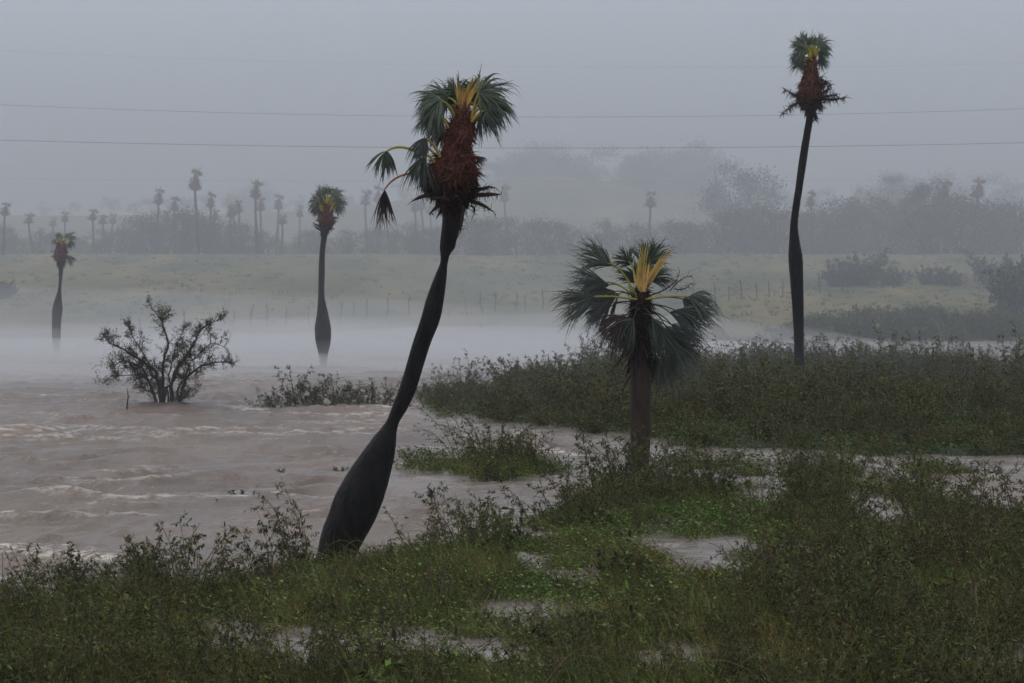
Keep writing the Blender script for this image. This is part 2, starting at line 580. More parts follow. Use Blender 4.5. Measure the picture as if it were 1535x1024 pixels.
def mist_lump(cx, cy, rx, ry, h, dens, seed):
    m = MB()
    a, b = 40, 12
    V = []
    for i in range(b + 1):
        r = math.sin(math.pi / 2 * i / b)
        for j in range(a if i else 1):
            t = 2 * math.pi * j / a
            x, y = cx + rx * r * math.cos(t), cy + ry * r * math.sin(t)
            z = -0.8 + (h + 0.8) * (1 - r ** 2) ** 0.8 * (0.75 + 0.5 * float(fbm(x * 0.09, y * 0.06, seed)))
            V.append((x, y, max(z, -0.8) if i < b else -0.8))
    e = lambda i, j: 1 + (i - 1) * a + j % a
    Q = [(e(i, j), e(i, j + 1), e(i + 1, j + 1), e(i + 1, j)) for i in range(1, b) for j in range(a)]
    T = [(0, e(1, j), e(1, j + 1)) for j in range(a)]
    k = len(V); V.append((cx, cy, -0.8))
    T += [(k, e(b, j + 1), e(b, j)) for j in range(a)]
    m.add(V, Q, T)
    o = m.build("spray_mist", volume_material("spray_air", (0.975, 0.98, 0.99), dens))
    outward(o)
    tag(o, "low white spray blown off the flood water", None, None, "stuff")


for lump in ((-14, 118, 36, 32, 1.6, 0.026), (-20, 116, 32, 24, 1.0, 0.075), (-6, 128, 30, 16, 1.1, 0.070), (-20, 132, 44, 28, 3.2, 0.013), (-24, 96, 14, 14, 0.8, 0.050), (-10, 104, 12, 9, 0.7, 0.060),
             (-6, 136, 32, 14, 2.0, 0.018), (2, 118, 16, 18, 0.8, 0.050), (0, 150, 16, 13, 4.5, 0.010), (-32, 128, 12, 8, 2.2, 0.030), (-8, 120, 9, 6, 1.9, 0.030), (-20, 108, 8, 5, 1.3, 0.035), (3, 130, 8, 6, 2.4, 0.022)):
    mist_lump(*lump, int(abs(lump[0]) + lump[1]))

# ------------------------------------------------------------------ palm kit
def hermite(rows, n):
    rows = np.array(sorted(rows), float)
    t = rows[:, 0]
    tt = np.linspace(t[0], t[-1], n)
    out = [tt]
    for c in range(1, rows.shape[1]):
        v = rows[:, c]; d = np.gradient(v, t)
        i = np.clip(np.searchsorted(t, tt) - 1, 0, len(t) - 2)
        hh = t[i + 1] - t[i]; s = (tt - t[i]) / hh
        out.append((2 * s**3 - 3 * s**2 + 1) * v[i] + (s**3 - 2 * s**2 + s) * hh * d[i] + (-2 * s**3 + 3 * s**2) * v[i + 1] + (s**3 - s**2) * hh * d[i + 1])
    return np.stack(out, 1)


def loft(mb, rows, Y, nr, ns, org, rough=0.03, seed=0, col=(1, 1, 1), ring=0.0, cap=True):
    """round body from (image row, one side, other side) read at distance Y"""
    r = hermite(rows, nr)
    ang = np.linspace(0, 2 * np.pi, ns, endpoint=False)
    V = []
    for k, (py, xl, xr) in enumerate(r):
        a, b = at(xl, py, Y), at(xr, py, Y)
        c, rad = (a + b) / 2, np.linalg.norm(b - a) / 2
        f = 1 + rough * 2 * (fbm(np.cos(ang) * 2.2 + 5, c[2] * 1.7 + np.sin(ang) * 2.2, seed, 3) - 0.5) + rough * 1.2 * (noise2(ang * 6, np.full(ns, c[2] * 1.3), seed + 5) - 0.5)
        f = f + ring * (noise2(np.full(ns, c[2] * 9.0), ang * 0.6, seed + 8) - 0.5)
        V.append(np.stack([c[0] + rad * f * np.cos(ang), c[1] + rad * f * np.sin(ang), np.full(ns, c[2])], -1) - org)
    V = np.concatenate(V)
    i = np.arange(nr - 1)[:, None] * ns; j = np.arange(ns)[None, :]; k = (j + 1) % ns
    Q = np.stack([i + j, i + k, i + ns + k, i + ns + j], -1).reshape(-1, 4)[:, ::-1]
    mb.add(V, Q, None, col)
    if cap:
        top = V[:ns].mean(0); mb.add(np.vstack([V[:ns], top]), None, [(a, (a + 1) % ns, ns) for a in range(ns)], col)
    return r


def hairs(mb, rows, Y, org, n, seed, lmin=0.12, lmax=0.38, wid=0.012, dark_from=0.6, flare=0.25, ftint=1.0):
    rg = np.random.default_rng(seed)
    r = hermite(rows, 120)
    h = (r[:, 0] - r[0, 0]) / (r[-1, 0] - r[0, 0])
    wgt = (r[:, 2] - r[:, 1]); wgt = np.clip(wgt, 1, None); wgt /= wgt.sum()
    idx = rg.choice(len(r), n, p=wgt)
    ang = rg.uniform(0, 2 * np.pi, n)
    sc = Y / F
    cx = (r[idx, 1] + r[idx, 2]) / 2; rad = (r[idx, 2] - r[idx, 1]) / 2 * sc
    C = np.array([at(a, b, Y) for a, b in zip(cx, r[idx, 0] + rg.uniform(-2, 2, n))]) - org
    rd = np.stack([np.cos(ang), np.sin(ang), np.zeros(n)], -1)
    tg = np.stack([-np.sin(ang), np.cos(ang), np.zeros(n)], -1)
    P = C + rd * (rad * rg.uniform(0.78, 0.95, n))[:, None]
    hh = h[idx]
    D = rd * rg.uniform(0.0, flare, n)[:, None] + tg * rg.normal(0, 0.75, n)[:, None] + np.array([0, 0, 1.0]) * rg.normal(0.1, 0.6, n)[:, None] * (1 - 0.6 * hh)[:, None] - np.array([0, 0, 1]) * (0.35 * hh)[:, None]
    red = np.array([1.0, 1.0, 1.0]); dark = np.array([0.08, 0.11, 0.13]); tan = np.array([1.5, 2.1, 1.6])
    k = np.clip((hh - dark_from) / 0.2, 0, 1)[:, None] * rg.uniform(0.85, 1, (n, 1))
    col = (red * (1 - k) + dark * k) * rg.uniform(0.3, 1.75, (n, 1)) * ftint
    tn = rg.random(n) < 0.06
    col[tn] = tan * rg.uniform(0.5, 1.0, (tn.sum(), 1))
    broad = rg.random(n) < 0.14
    D[broad] = rd[broad] * 0.30 + np.array([0, 0, -1.0]) + rg.normal(0, .25, (broad.sum(), 3))
    tier = (rg.random(n) < 0.35) & (np.min(np.abs(hh[:, None] - np.array([[.50, .64, .80]])), axis=1) < .03)
    D[tier] = rd[tier] + rg.normal(0, .35, (tier.sum(), 3)) + np.array([0, 0, -.15])
    wv = rg.uniform(0.6, 1.4, n) * wid; wv[broad] *= 3.0
    col[broad] *= 0.7
    mb.blades(P, D, rg.uniform(lmin, lmax, n) * np.where(tier, 1.35, 1.0), wv, rg.uniform(0.2, 1.2, n), col, 3)


def fan(mb, H, D, N, rad, nseg, spread, droop, rg, wind=(0, 0, 0), col=(1, 1, 1), tatter=0.18, steps=6):
    """one fan blade: folded segments that spread from the tip of the stalk, split and hang at their ends"""
    D = norm(D); N = np.asarray(N, float); N = norm(N - D * np.dot(N, D)); S = np.cross(D, N)
    wind = np.asarray(wind, float)
    nseg = int(nseg * 1.3)
    up = np.array([0, 0, -1.0])
    clump = np.zeros(3); cl_len = 1.0
    for k in range(nseg):
        if rg.random() < 0.05:
            continue
        a = R(spread) * (2 * (k + 0.5) / nseg - 1) + rg.normal(0, 0.05)
        d0 = math.cos(a) * D + math.sin(a) * S + N * rg.normal(0.0, 0.2) - N * 0.14 * a * a
        ln = rad * (0.82 + 0.18 * math.cos(a * 0.8)) * rg.uniform(0.78, 1.08)
        if rg.random() < 0.10:
            ln *= rg.uniform(0.45, 0.8)
        if k % 5 == 0:
            clump = rg.normal(0, 0.34, 3) + up * abs(rg.normal(0, .35)); cl_len = rg.uniform(.8, 1.08)
        jit = rg.normal(0, tatter, 3) + clump
        ln *= cl_len
        side0 = norm(np.cross(d0, N))
        ww = rad * 2 * R(spread) / nseg * 0.95
        tint = np.asarray(col) * rg.uniform(0.6, 1.35)

        def strip(p, t0, t1, st, w_of, jj):
            V = []
            for i in range(st + 1):
                t = t0 + (t1 - t0) * i / st
                d = norm(d0 + up * 1.45 * droop * t ** 1.15 + wind * t + jj * t ** 1.5)
                w = w_of(i / st)
                nn = norm(np.cross(side0, d))
                V += [p - side0 * w * 0.5 - nn * w * 0.22, p + nn * w * 0.12, p + side0 * w * 0.5 - nn * w * 0.22]
                if i < st:
                    p = p + d * ln * (t1 - t0) / st
            Q = []
            for i in range(st):
                b = i * 3
                Q += [(b, b + 1, b + 4, b + 3), (b + 1, b + 2, b + 5, b + 4)]
            mb.add(V, Q, None, tint)
            return p

        e = strip(np.array(H, float), 0.0, 0.58, max(2, steps - 2), lambda u: ww * min(1, 0.15 + u * 1.1), jit)
        for q in range(2):
            jj = jit + rg.normal(0, 0.42, 3) + up * abs(rg.normal(0, 0.45))
            strip(e + side0 * ww * (q - 0.5) * 0.5, 0.58, rg.uniform(0.85, 1.15), 3 if steps > 4 else 2, lambda u: ww * 0.58 * max(0.06, 1 - u ** 1.3), jj)


def bez(a, b, c, n=9):
    t = np.linspace(0, 1, n)[:, None]
    return (1 - t) ** 2 * a + 2 * t * (1 - t) * b + t ** 2 * c


def make_palm(label, Y, base_px, trunk, fibre, fronds, spears=(), stubs=(), group=None, seed=1, bark="wet_bark", nhair=2600, hair=(0.12, 0.38, 0.012), detail=1.0,
              dark_from=0.6, flare=0.25, ring=0.02, frondscale=1.0, ftint=1.0, fringe=False):
    rg = np.random.default_rng(seed)
    org = at(base_px[0], base_px[1], Y)
    root = empty("palm_tree", org)
    tag(root, label, "palm", group)
    sc = Y / F
    m = MB(); loft(m, trunk, Y, int(150 * detail), int(28 * detail), org, 0.035, seed, (1, 1, 1), ring)
    m.build("trunk", MAT[bark], root, True)
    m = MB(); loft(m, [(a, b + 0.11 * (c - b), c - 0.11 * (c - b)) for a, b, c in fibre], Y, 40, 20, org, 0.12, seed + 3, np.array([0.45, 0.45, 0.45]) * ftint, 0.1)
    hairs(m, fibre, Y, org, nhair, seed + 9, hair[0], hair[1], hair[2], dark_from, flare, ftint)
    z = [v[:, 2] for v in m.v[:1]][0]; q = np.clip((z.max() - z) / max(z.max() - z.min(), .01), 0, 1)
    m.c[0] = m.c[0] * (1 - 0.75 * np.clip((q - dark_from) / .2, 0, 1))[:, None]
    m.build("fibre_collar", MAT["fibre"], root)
    for fr in fronds:
        b, c, h = fr["b"], fr.get("c"), fr["h"]
        yb, yh = fr.get("yb", 0.0), fr.get("yh", 0.0)
        A = at(b[0], b[1], Y) - org + np.array([0, yb, 0]); Hh = at(h[0], h[1], Y) - org + np.array([0, yh, 0])
        Cc = (A + Hh) / 2 if c is None else at(c[0], c[1], Y) - org + np.array([0, (yb + yh) / 2, 0])
        dead = fr.get("dead", 0)
        pm = MB()
        P = bez(A, Cc, Hh)
        pr = fr.get("pr", 0.022) * frondscale
        tint = np.linspace(0, 1, len(P))[:, None]
        pc = fr.get("pc", (1, 1, 1))
        pm.tube(P, np.linspace(pr * 1.25, pr * 0.75, len(P)), 6, np.asarray(pc) * (1 - 0.25 * tint), squash=0.6)
        st = pm.build("frond", MAT["petiole"], root, True)
        lm = MB()
        a = R(fr["a"]); dy = fr.get("dy", 0.0)
        D = np.array([math.cos(a), dy, math.sin(a)])
        face = fr.get("face", 0.5)
        N = np.array([fr.get("nx", 0.0), -face, 1 - face])
        fan(lm, Hh, D, N, fr["r"] * sc, fr.get("n", 34), fr.get("s", 100), fr.get("d", 0.8), rg, fr.get("w", (0, 0, 0)), fr.get("col", (1, 1, 1)), fr.get("t", 0.24), 6 if detail >= 1 else 4)
        lm.build("leaf_blade", MAT["dead_frond" if dead else "frond"], st)
    for (b, t_, wd, bend, col, yy) in spears:
        A = at(b[0], b[1], Y) - org + np.array([0, yy, 0]); B = at(t_[0], t_[1], Y) - org + np.array([0, yy * 1.3, 0])
        sm = MB()
        L = np.linalg.norm(B - A)
        for q in range(9):
            off = (q - 4) / 4 * wd * sc
            C2 = (A + B) / 2 + np.array([bend * sc + off * 0.9, rg.normal(0, 0.03), 0])
            E = A + (B - A) * rg.uniform(0.72, 1.04) + np.array([off * 0.8 + rg.normal(0, 0.2) * wd * sc, rg.normal(0, 0.05), 0])
            sm.tube(bez(A + np.array([off * 0.3, rg.normal(0, .01), 0]), C2, E, 7), np.array([1, 1.1, 1.1, 1, 0.8, 0.5, 0.1]) * wd * sc * 0.15, 5, np.asarray(col) * rg.uniform(0.7, 1.25), squash=0.35)
        sm.build("spear_leaf", MAT["spear"], root)
    for (b, c, e, wd, yb, ye) in stubs:
        sm = MB()
        A = at(b[0], b[1], Y) - org + np.array([0, yb, 0]); E = at(e[0], e[1], Y) - org + np.array([0, ye, 0]); Cc = at(c[0], c[1], Y) - org + np.array([0, (yb + ye) / 2, 0])
        P = bez(A, Cc, E, 9)
        sm.tube(P, np.array([1, 1.05, 1.05, 1, 0.95, 0.85, 0.65, 0.4, 0.12]) * wd * sc * (.5 if fringe else 1), 6, (1, 1, 1), squash=0.55)
        k = 60 if fringe else 20
        ii = rg.integers(2, 9, k)
        sm.blades(P[ii], rg.normal(0, 1, (k, 3)) + np.array([0, 0, -0.6]), rg.uniform(0.06, 0.22, k) * (1.8 if fringe else 1), np.full(k, 0.012 if not fringe else .03), rg.uniform(0.3, 1, k), np.ones(3), 2)
        sm.build("dead_stalk", MAT["dead_frond"], root)
    return root


def z1(x, y):
    return (440 + x / 4.264, 90 + y / 4.264)


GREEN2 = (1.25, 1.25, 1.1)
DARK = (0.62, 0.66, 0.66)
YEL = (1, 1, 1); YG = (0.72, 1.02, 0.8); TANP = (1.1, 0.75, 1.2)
main_fronds = [
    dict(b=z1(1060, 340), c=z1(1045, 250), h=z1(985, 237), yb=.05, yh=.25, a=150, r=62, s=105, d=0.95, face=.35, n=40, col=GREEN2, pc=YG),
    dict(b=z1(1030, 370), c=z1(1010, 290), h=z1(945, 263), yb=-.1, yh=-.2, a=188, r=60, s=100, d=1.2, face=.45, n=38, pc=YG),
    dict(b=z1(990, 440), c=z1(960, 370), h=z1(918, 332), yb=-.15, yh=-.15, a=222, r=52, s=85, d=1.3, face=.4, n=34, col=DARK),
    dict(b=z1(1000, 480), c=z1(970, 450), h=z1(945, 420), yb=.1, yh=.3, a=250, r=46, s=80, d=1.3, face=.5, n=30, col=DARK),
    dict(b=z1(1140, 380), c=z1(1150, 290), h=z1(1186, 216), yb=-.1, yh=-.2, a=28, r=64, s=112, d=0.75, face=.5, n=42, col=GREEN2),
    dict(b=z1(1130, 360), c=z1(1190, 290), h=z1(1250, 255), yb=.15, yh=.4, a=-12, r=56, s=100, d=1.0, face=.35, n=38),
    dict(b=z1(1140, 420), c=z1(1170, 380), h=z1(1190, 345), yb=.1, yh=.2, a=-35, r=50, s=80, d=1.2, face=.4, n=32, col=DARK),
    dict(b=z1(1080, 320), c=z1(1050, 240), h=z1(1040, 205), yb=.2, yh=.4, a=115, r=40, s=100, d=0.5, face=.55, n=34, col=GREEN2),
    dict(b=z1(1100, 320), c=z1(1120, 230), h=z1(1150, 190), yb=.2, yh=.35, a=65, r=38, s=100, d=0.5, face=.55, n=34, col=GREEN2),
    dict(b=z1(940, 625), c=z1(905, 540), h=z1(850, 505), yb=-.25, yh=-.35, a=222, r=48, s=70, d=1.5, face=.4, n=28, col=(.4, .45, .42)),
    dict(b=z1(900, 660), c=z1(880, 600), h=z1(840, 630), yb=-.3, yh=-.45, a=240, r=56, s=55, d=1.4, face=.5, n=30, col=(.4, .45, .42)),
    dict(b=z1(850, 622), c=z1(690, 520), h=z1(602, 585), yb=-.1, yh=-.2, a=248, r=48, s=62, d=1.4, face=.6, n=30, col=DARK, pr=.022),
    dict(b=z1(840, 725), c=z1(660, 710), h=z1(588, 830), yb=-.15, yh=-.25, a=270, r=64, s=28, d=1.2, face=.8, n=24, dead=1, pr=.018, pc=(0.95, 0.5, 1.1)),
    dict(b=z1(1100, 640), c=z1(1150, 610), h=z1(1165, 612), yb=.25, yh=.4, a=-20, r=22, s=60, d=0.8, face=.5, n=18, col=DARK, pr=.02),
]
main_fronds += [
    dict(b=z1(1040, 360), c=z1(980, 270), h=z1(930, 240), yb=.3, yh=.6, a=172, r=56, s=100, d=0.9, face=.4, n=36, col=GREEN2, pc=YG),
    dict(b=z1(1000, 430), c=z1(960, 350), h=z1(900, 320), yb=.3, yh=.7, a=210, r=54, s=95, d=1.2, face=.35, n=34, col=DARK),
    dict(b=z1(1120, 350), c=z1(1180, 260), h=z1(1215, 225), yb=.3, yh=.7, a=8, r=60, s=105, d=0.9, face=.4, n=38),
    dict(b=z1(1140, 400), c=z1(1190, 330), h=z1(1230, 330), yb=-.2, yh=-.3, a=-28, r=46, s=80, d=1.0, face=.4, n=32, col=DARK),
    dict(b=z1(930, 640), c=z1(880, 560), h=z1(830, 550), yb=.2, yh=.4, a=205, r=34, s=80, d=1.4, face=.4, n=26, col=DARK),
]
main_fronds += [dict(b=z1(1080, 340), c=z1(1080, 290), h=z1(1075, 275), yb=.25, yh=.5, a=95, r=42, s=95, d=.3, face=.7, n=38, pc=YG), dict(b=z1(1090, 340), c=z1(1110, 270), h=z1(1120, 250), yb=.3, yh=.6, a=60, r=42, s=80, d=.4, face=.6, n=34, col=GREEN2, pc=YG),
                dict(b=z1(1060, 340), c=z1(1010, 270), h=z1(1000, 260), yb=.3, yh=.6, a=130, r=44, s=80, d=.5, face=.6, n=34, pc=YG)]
main_spears = [(z1(1075, 330), z1(1043, 108), 4.5, -2, (1.05, 1, 0.95), 0.0), (z1(1085, 320), z1(1160, 85), 4.0, -5, (1.0, 0.95, 0.6), 0.05),
               (z1(1095, 325), z1(1222, 96), 4.5, -6, (1.1, 1.0, 0.75), -0.05), (z1(1065, 340), z1(1085, 170), 5.0, 0, (0.95, 0.85, 0.9), -0.08),
               (z1(1110, 340), z1(1140, 180), 3.5, 1, (0.75, 1.0, 0.4), 0.02)]
main_stubs = [(z1(930, 880), z1(850, 845), z1(757, 912), 3.4, -.2, -.4), (z1(1160, 850), z1(1230, 800), z1(1292, 818), 2.2, -.1, -.2), (z1(1150, 865), z1(1240, 862), z1(1328, 862), 3.4, -.1, -.4),
              (z1(970, 905), z1(920, 920), z1(865, 988), 3.0, .1, .2), (z1(1130, 905), z1(1200, 910), z1(1282, 976), 3.0, 0, -.2), (z1(1080, 930), z1(1085, 1000), z1(1065, 1110), 3.0, -.2, -.22),
              (z1(1130, 930), z1(1170, 940), z1(1150, 985), 1.6, .1, .2), (z1(1000, 900), z1(960, 880), z1(890, 890), 2.0, -.3, -.9)]
make_palm("tall leaning palm with swollen black trunk, red fibre collar and storm-torn fronds", 39.7, (505, 845),
          [(300, 662, 696), (330, 663, 692.5), (362, 660, 684), (374, 659.5, 680.5), (378, 660, 677), (393, 660, 671.5), (411, 653, 670), (446, 639.5, 666), (481, 629.7, 659), (516, 618, 645),
           (551, 608, 634), (588, 596, 622), (614, 586, 610), (634, 577, 598), (646, 567, 595), (666, 551, 593.5), (692, 532, 589.5), (718, 515.5, 583), (744, 501.6, 575.5), (770, 492, 566),
           (796, 483, 553), (821, 477, 540), (845, 472, 530), (872, 468, 524)],
          [(158, 688, 699), (165, 683, 704), (184, 675, 711), (207, 665.5, 709), (226, 665, 706), (236, 656, 710), (247, 642, 713), (260, 634, 716), (274, 633, 716), (288, 645, 713), (300, 657, 703), (314, 663, 694)],
          main_fronds, main_spears, main_stubs, seed=3, nhair=5200, hair=(0.07, 0.24, 0.015), dark_from=0.60)

Y2 = 57.0


def z3(x, y):
    return (780 + x / 2.559, 320 + y / 2.559)


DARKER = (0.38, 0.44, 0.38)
stump_fronds = []
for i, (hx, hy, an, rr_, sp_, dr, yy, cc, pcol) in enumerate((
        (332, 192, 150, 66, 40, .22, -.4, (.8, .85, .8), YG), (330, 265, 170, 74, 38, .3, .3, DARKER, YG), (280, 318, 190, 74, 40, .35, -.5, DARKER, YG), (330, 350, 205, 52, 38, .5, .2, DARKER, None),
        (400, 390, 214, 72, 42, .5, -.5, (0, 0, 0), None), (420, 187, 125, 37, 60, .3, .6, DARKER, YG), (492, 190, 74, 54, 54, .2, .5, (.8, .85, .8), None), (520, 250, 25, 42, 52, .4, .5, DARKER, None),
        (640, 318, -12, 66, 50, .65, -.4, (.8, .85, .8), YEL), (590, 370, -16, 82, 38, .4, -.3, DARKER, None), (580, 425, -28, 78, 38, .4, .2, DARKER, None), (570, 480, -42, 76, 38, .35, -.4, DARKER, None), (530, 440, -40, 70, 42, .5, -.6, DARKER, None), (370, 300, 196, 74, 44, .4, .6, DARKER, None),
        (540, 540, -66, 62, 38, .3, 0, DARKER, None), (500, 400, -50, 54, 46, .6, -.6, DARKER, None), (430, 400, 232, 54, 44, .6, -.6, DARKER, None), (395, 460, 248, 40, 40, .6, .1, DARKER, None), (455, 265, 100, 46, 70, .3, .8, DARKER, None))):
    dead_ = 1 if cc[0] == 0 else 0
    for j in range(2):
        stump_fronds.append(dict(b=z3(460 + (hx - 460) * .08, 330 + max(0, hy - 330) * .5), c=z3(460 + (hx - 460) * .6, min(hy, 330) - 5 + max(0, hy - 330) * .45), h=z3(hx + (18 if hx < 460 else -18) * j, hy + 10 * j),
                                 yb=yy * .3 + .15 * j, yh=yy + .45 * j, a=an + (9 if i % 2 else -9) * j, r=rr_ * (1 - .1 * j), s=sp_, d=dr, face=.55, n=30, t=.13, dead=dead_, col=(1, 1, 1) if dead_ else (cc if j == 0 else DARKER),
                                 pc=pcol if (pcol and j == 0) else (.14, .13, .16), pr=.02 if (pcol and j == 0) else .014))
stump_spears = [(z3(460, 310), z3(478, 96), 7, -3, (0.85, 0.95, 0.75), -.1), (z3(470, 310), z3(580, 125), 7, -6, (1.0, 1.0, 0.9), -.05), (z3(465, 300), z3(440, 225), 6, -3, (1.2, 1.15, 1.3), -.2),
                (z3(475, 300), z3(500, 170), 5, 2, (0.45, 0.75, 0.4), .05), (z3(462, 310), z3(455, 170), 5, -2, (0.6, 0.85, 0.45), .0), (z3(470, 300), z3(488, 190), 4.5, 0, (1.25, 1.15, 1.3), -.25)]
stump_stubs = [(z3(430, 500), z3(400, 540), z3(335, 608), 2.0, -.2, -.5), (z3(430, 515), z3(410, 560), z3(365, 585), 1.6, -.25, -.6), (z3(430, 490), z3(395, 520), z3(385, 545), 1.8, -.1, -.3),
               (z3(480, 320), z3(600, 290), z3(615, 225), 1.0, .1, .3), (z3(575, 300), z3(610, 250), z3(655, 240), 0.8, .2, .35), (z3(590, 290), z3(640, 300), z3(655, 270), 0.8, .2, .3),
               (z3(430, 610), z3(400, 640), z3(388, 690), 1.6, -.2, -.3)]
make_palm("stout short palm with thick brown trunk and full crown of drooping fan leaves", Y2, (958, 702),
          [(440, 950, 970), (500, 947, 973), (535, 945, 974.5), (570, 944.5, 975), (620, 945, 975), (660, 945, 974.5), (690, 945.5, 973.5), (720, 944, 975)],
          [(428, 955, 966), (445, 948, 972), (470, 943, 976), (500, 942, 977), (530, 943.5, 976), (545, 945, 974)],
          stump_fronds, stump_spears, stump_stubs, seed=11, bark="brown_bark", nhair=1600, hair=(0.15, 0.5, 0.016), dark_from=0.0, frondscale=1.15, ftint=0.5)

Y3 = 90.0


def zr(x, y):
    return (1160 + x / 6.025, 30 + y / 6.025)


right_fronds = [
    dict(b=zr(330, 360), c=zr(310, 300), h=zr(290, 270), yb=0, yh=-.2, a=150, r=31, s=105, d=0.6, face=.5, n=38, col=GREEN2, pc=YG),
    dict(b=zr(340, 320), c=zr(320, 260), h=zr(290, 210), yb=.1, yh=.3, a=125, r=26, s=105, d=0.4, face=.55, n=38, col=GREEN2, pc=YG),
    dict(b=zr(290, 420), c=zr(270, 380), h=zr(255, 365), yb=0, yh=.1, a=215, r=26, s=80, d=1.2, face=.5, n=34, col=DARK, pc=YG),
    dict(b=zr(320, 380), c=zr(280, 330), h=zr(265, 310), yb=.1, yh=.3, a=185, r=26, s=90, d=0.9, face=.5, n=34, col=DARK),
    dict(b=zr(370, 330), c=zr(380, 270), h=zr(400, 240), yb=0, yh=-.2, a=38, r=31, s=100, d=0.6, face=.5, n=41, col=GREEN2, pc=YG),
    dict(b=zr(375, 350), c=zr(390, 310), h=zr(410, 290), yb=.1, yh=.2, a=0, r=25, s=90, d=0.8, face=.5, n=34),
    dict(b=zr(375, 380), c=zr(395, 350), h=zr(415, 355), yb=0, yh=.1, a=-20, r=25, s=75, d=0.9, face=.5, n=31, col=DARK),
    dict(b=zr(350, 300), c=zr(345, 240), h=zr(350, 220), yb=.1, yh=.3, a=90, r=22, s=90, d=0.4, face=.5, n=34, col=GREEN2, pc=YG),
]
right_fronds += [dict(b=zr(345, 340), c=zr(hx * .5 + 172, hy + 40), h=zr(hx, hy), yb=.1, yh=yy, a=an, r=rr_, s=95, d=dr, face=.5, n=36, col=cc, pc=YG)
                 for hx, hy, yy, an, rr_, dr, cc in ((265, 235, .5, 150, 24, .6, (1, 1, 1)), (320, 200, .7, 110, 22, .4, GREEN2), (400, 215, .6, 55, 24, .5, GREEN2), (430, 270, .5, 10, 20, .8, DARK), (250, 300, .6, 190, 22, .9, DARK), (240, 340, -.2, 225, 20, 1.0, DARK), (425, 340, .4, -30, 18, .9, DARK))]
right_fronds += [dict(b=zr(350, 340), c=zr(350, 300), h=zr(345, 285), yb=.2, yh=.6, a=95, r=20, s=100, d=.4, face=.65, n=36, pc=YG)]
right_spears = [(zr(345, 340), zr(315, 225), 3.2, 0, (0.85, 1.15, 0.5), -.1), (zr(355, 330), zr(350, 190), 3, 0, (0.7, 1.1, 0.5), 0), (zr(365, 320), zr(385, 240), 3.4, 2, (1.1, 0.95, 0.4), -.1),
                (zr(340, 370), zr(295, 280), 2.6, -2, (0.75, 1.1, 0.4), -.2), (zr(285, 410), zr(255, 355), 2.2, -2, (0.9, 1.15, 0.4), -.2), (zr(370, 330), zr(430, 210), 2.6, -3, (0.8, 1.05, 0.5), -.1)]
right_stubs = [(zr(290, 700), zr(180, 690), zr(90, 640), 2.6, -.1, -.3), (zr(280, 740), zr(170, 750), zr(95, 835), 3.0, 0, .3), (zr(400, 700), zr(520, 740), zr(640, 700), 4.2, 0, -.2), (zr(400, 690), zr(500, 690), zr(585, 660), 3.4, .2, .5),
               (zr(400, 640), zr(480, 580), zr(470, 540), 2.0, .1, .2), (zr(410, 620), zr(430, 560), zr(420, 520), 2.0, -.2, -.3), (zr(360, 800), zr(380, 850), zr(370, 895), 3.0, 0, 0), (zr(420, 660), zr(480, 640), zr(495, 590), 1.8, -.2, -.4),
               (zr(390, 740), zr(430, 770), zr(410, 800), 3.0, -.2, -.3), (zr(300, 760), zr(270, 770), zr(255, 790), 2.4, -.3, -.5)]
make_palm("very tall slim palm with kinked trunk and ragged dark skirt rising from the thicket", Y3, (1197, 583),
          [(150, 1207, 1221), (170, 1208.5, 1220), (200, 1204.5, 1215.5), (231, 1199, 1211), (284, 1191.7, 1203), (320, 1186.5, 1197.5), (336, 1184.5, 1196), (363, 1183, 1199), (384, 1181.7, 1203), (415, 1184, 1204),
           (468, 1188, 1205), (521, 1190.5, 1205), (555, 1190, 1206), (600, 1189, 1207)],
          [(82, 1216, 1221), (92, 1208, 1223), (105, 1204.5, 1226), (118, 1202.5, 1228), (132, 1197, 1231), (142, 1193, 1234), (152, 1196, 1232), (162, 1205, 1224), (170, 1208, 1220)],
          right_fronds, right_spears, right_stubs, seed=23, nhair=1900, hair=(0.10, 0.30, 0.025), dark_from=0.62, frondscale=1.2, fringe=True)

Y4 = 109.0


def zm(x, y):
    return (440 + x / 3.413, 260 + y / 3.413)


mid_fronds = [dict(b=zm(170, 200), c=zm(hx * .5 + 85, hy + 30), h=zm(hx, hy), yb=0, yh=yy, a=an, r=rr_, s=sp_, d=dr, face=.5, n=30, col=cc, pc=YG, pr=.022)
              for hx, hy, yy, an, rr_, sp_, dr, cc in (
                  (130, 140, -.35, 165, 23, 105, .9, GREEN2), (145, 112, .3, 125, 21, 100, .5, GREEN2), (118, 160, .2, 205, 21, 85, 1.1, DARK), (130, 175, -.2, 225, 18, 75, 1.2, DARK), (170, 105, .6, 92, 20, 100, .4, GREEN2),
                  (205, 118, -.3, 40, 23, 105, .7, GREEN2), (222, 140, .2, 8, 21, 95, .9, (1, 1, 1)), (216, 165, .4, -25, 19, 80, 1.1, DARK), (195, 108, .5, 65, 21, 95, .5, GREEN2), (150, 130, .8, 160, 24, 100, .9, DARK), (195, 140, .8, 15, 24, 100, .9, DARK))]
mid_fronds += [dict(b=zm(170, 200), c=zm(170, 170), h=zm(170, 160), yb=.2, yh=.6, a=92, r=20, s=100, d=.4, face=.65, n=30, pc=YG)]
mid_spears = [(zm(165, 200), zm(180, 90), 2.6, 0, (1.0, 1.05, 0.5), -.1), (zm(160, 210), zm(125, 145), 2.6, 0, (1.05, 0.95, 0.5), -.2), (zm(175, 190), zm(215, 95), 2.2, 0, (0.85, 1.1, 0.5), -.1), (zm(185, 200), zm(215, 135), 2.2, 0, (0.95, 1.05, 0.45), -.2)]
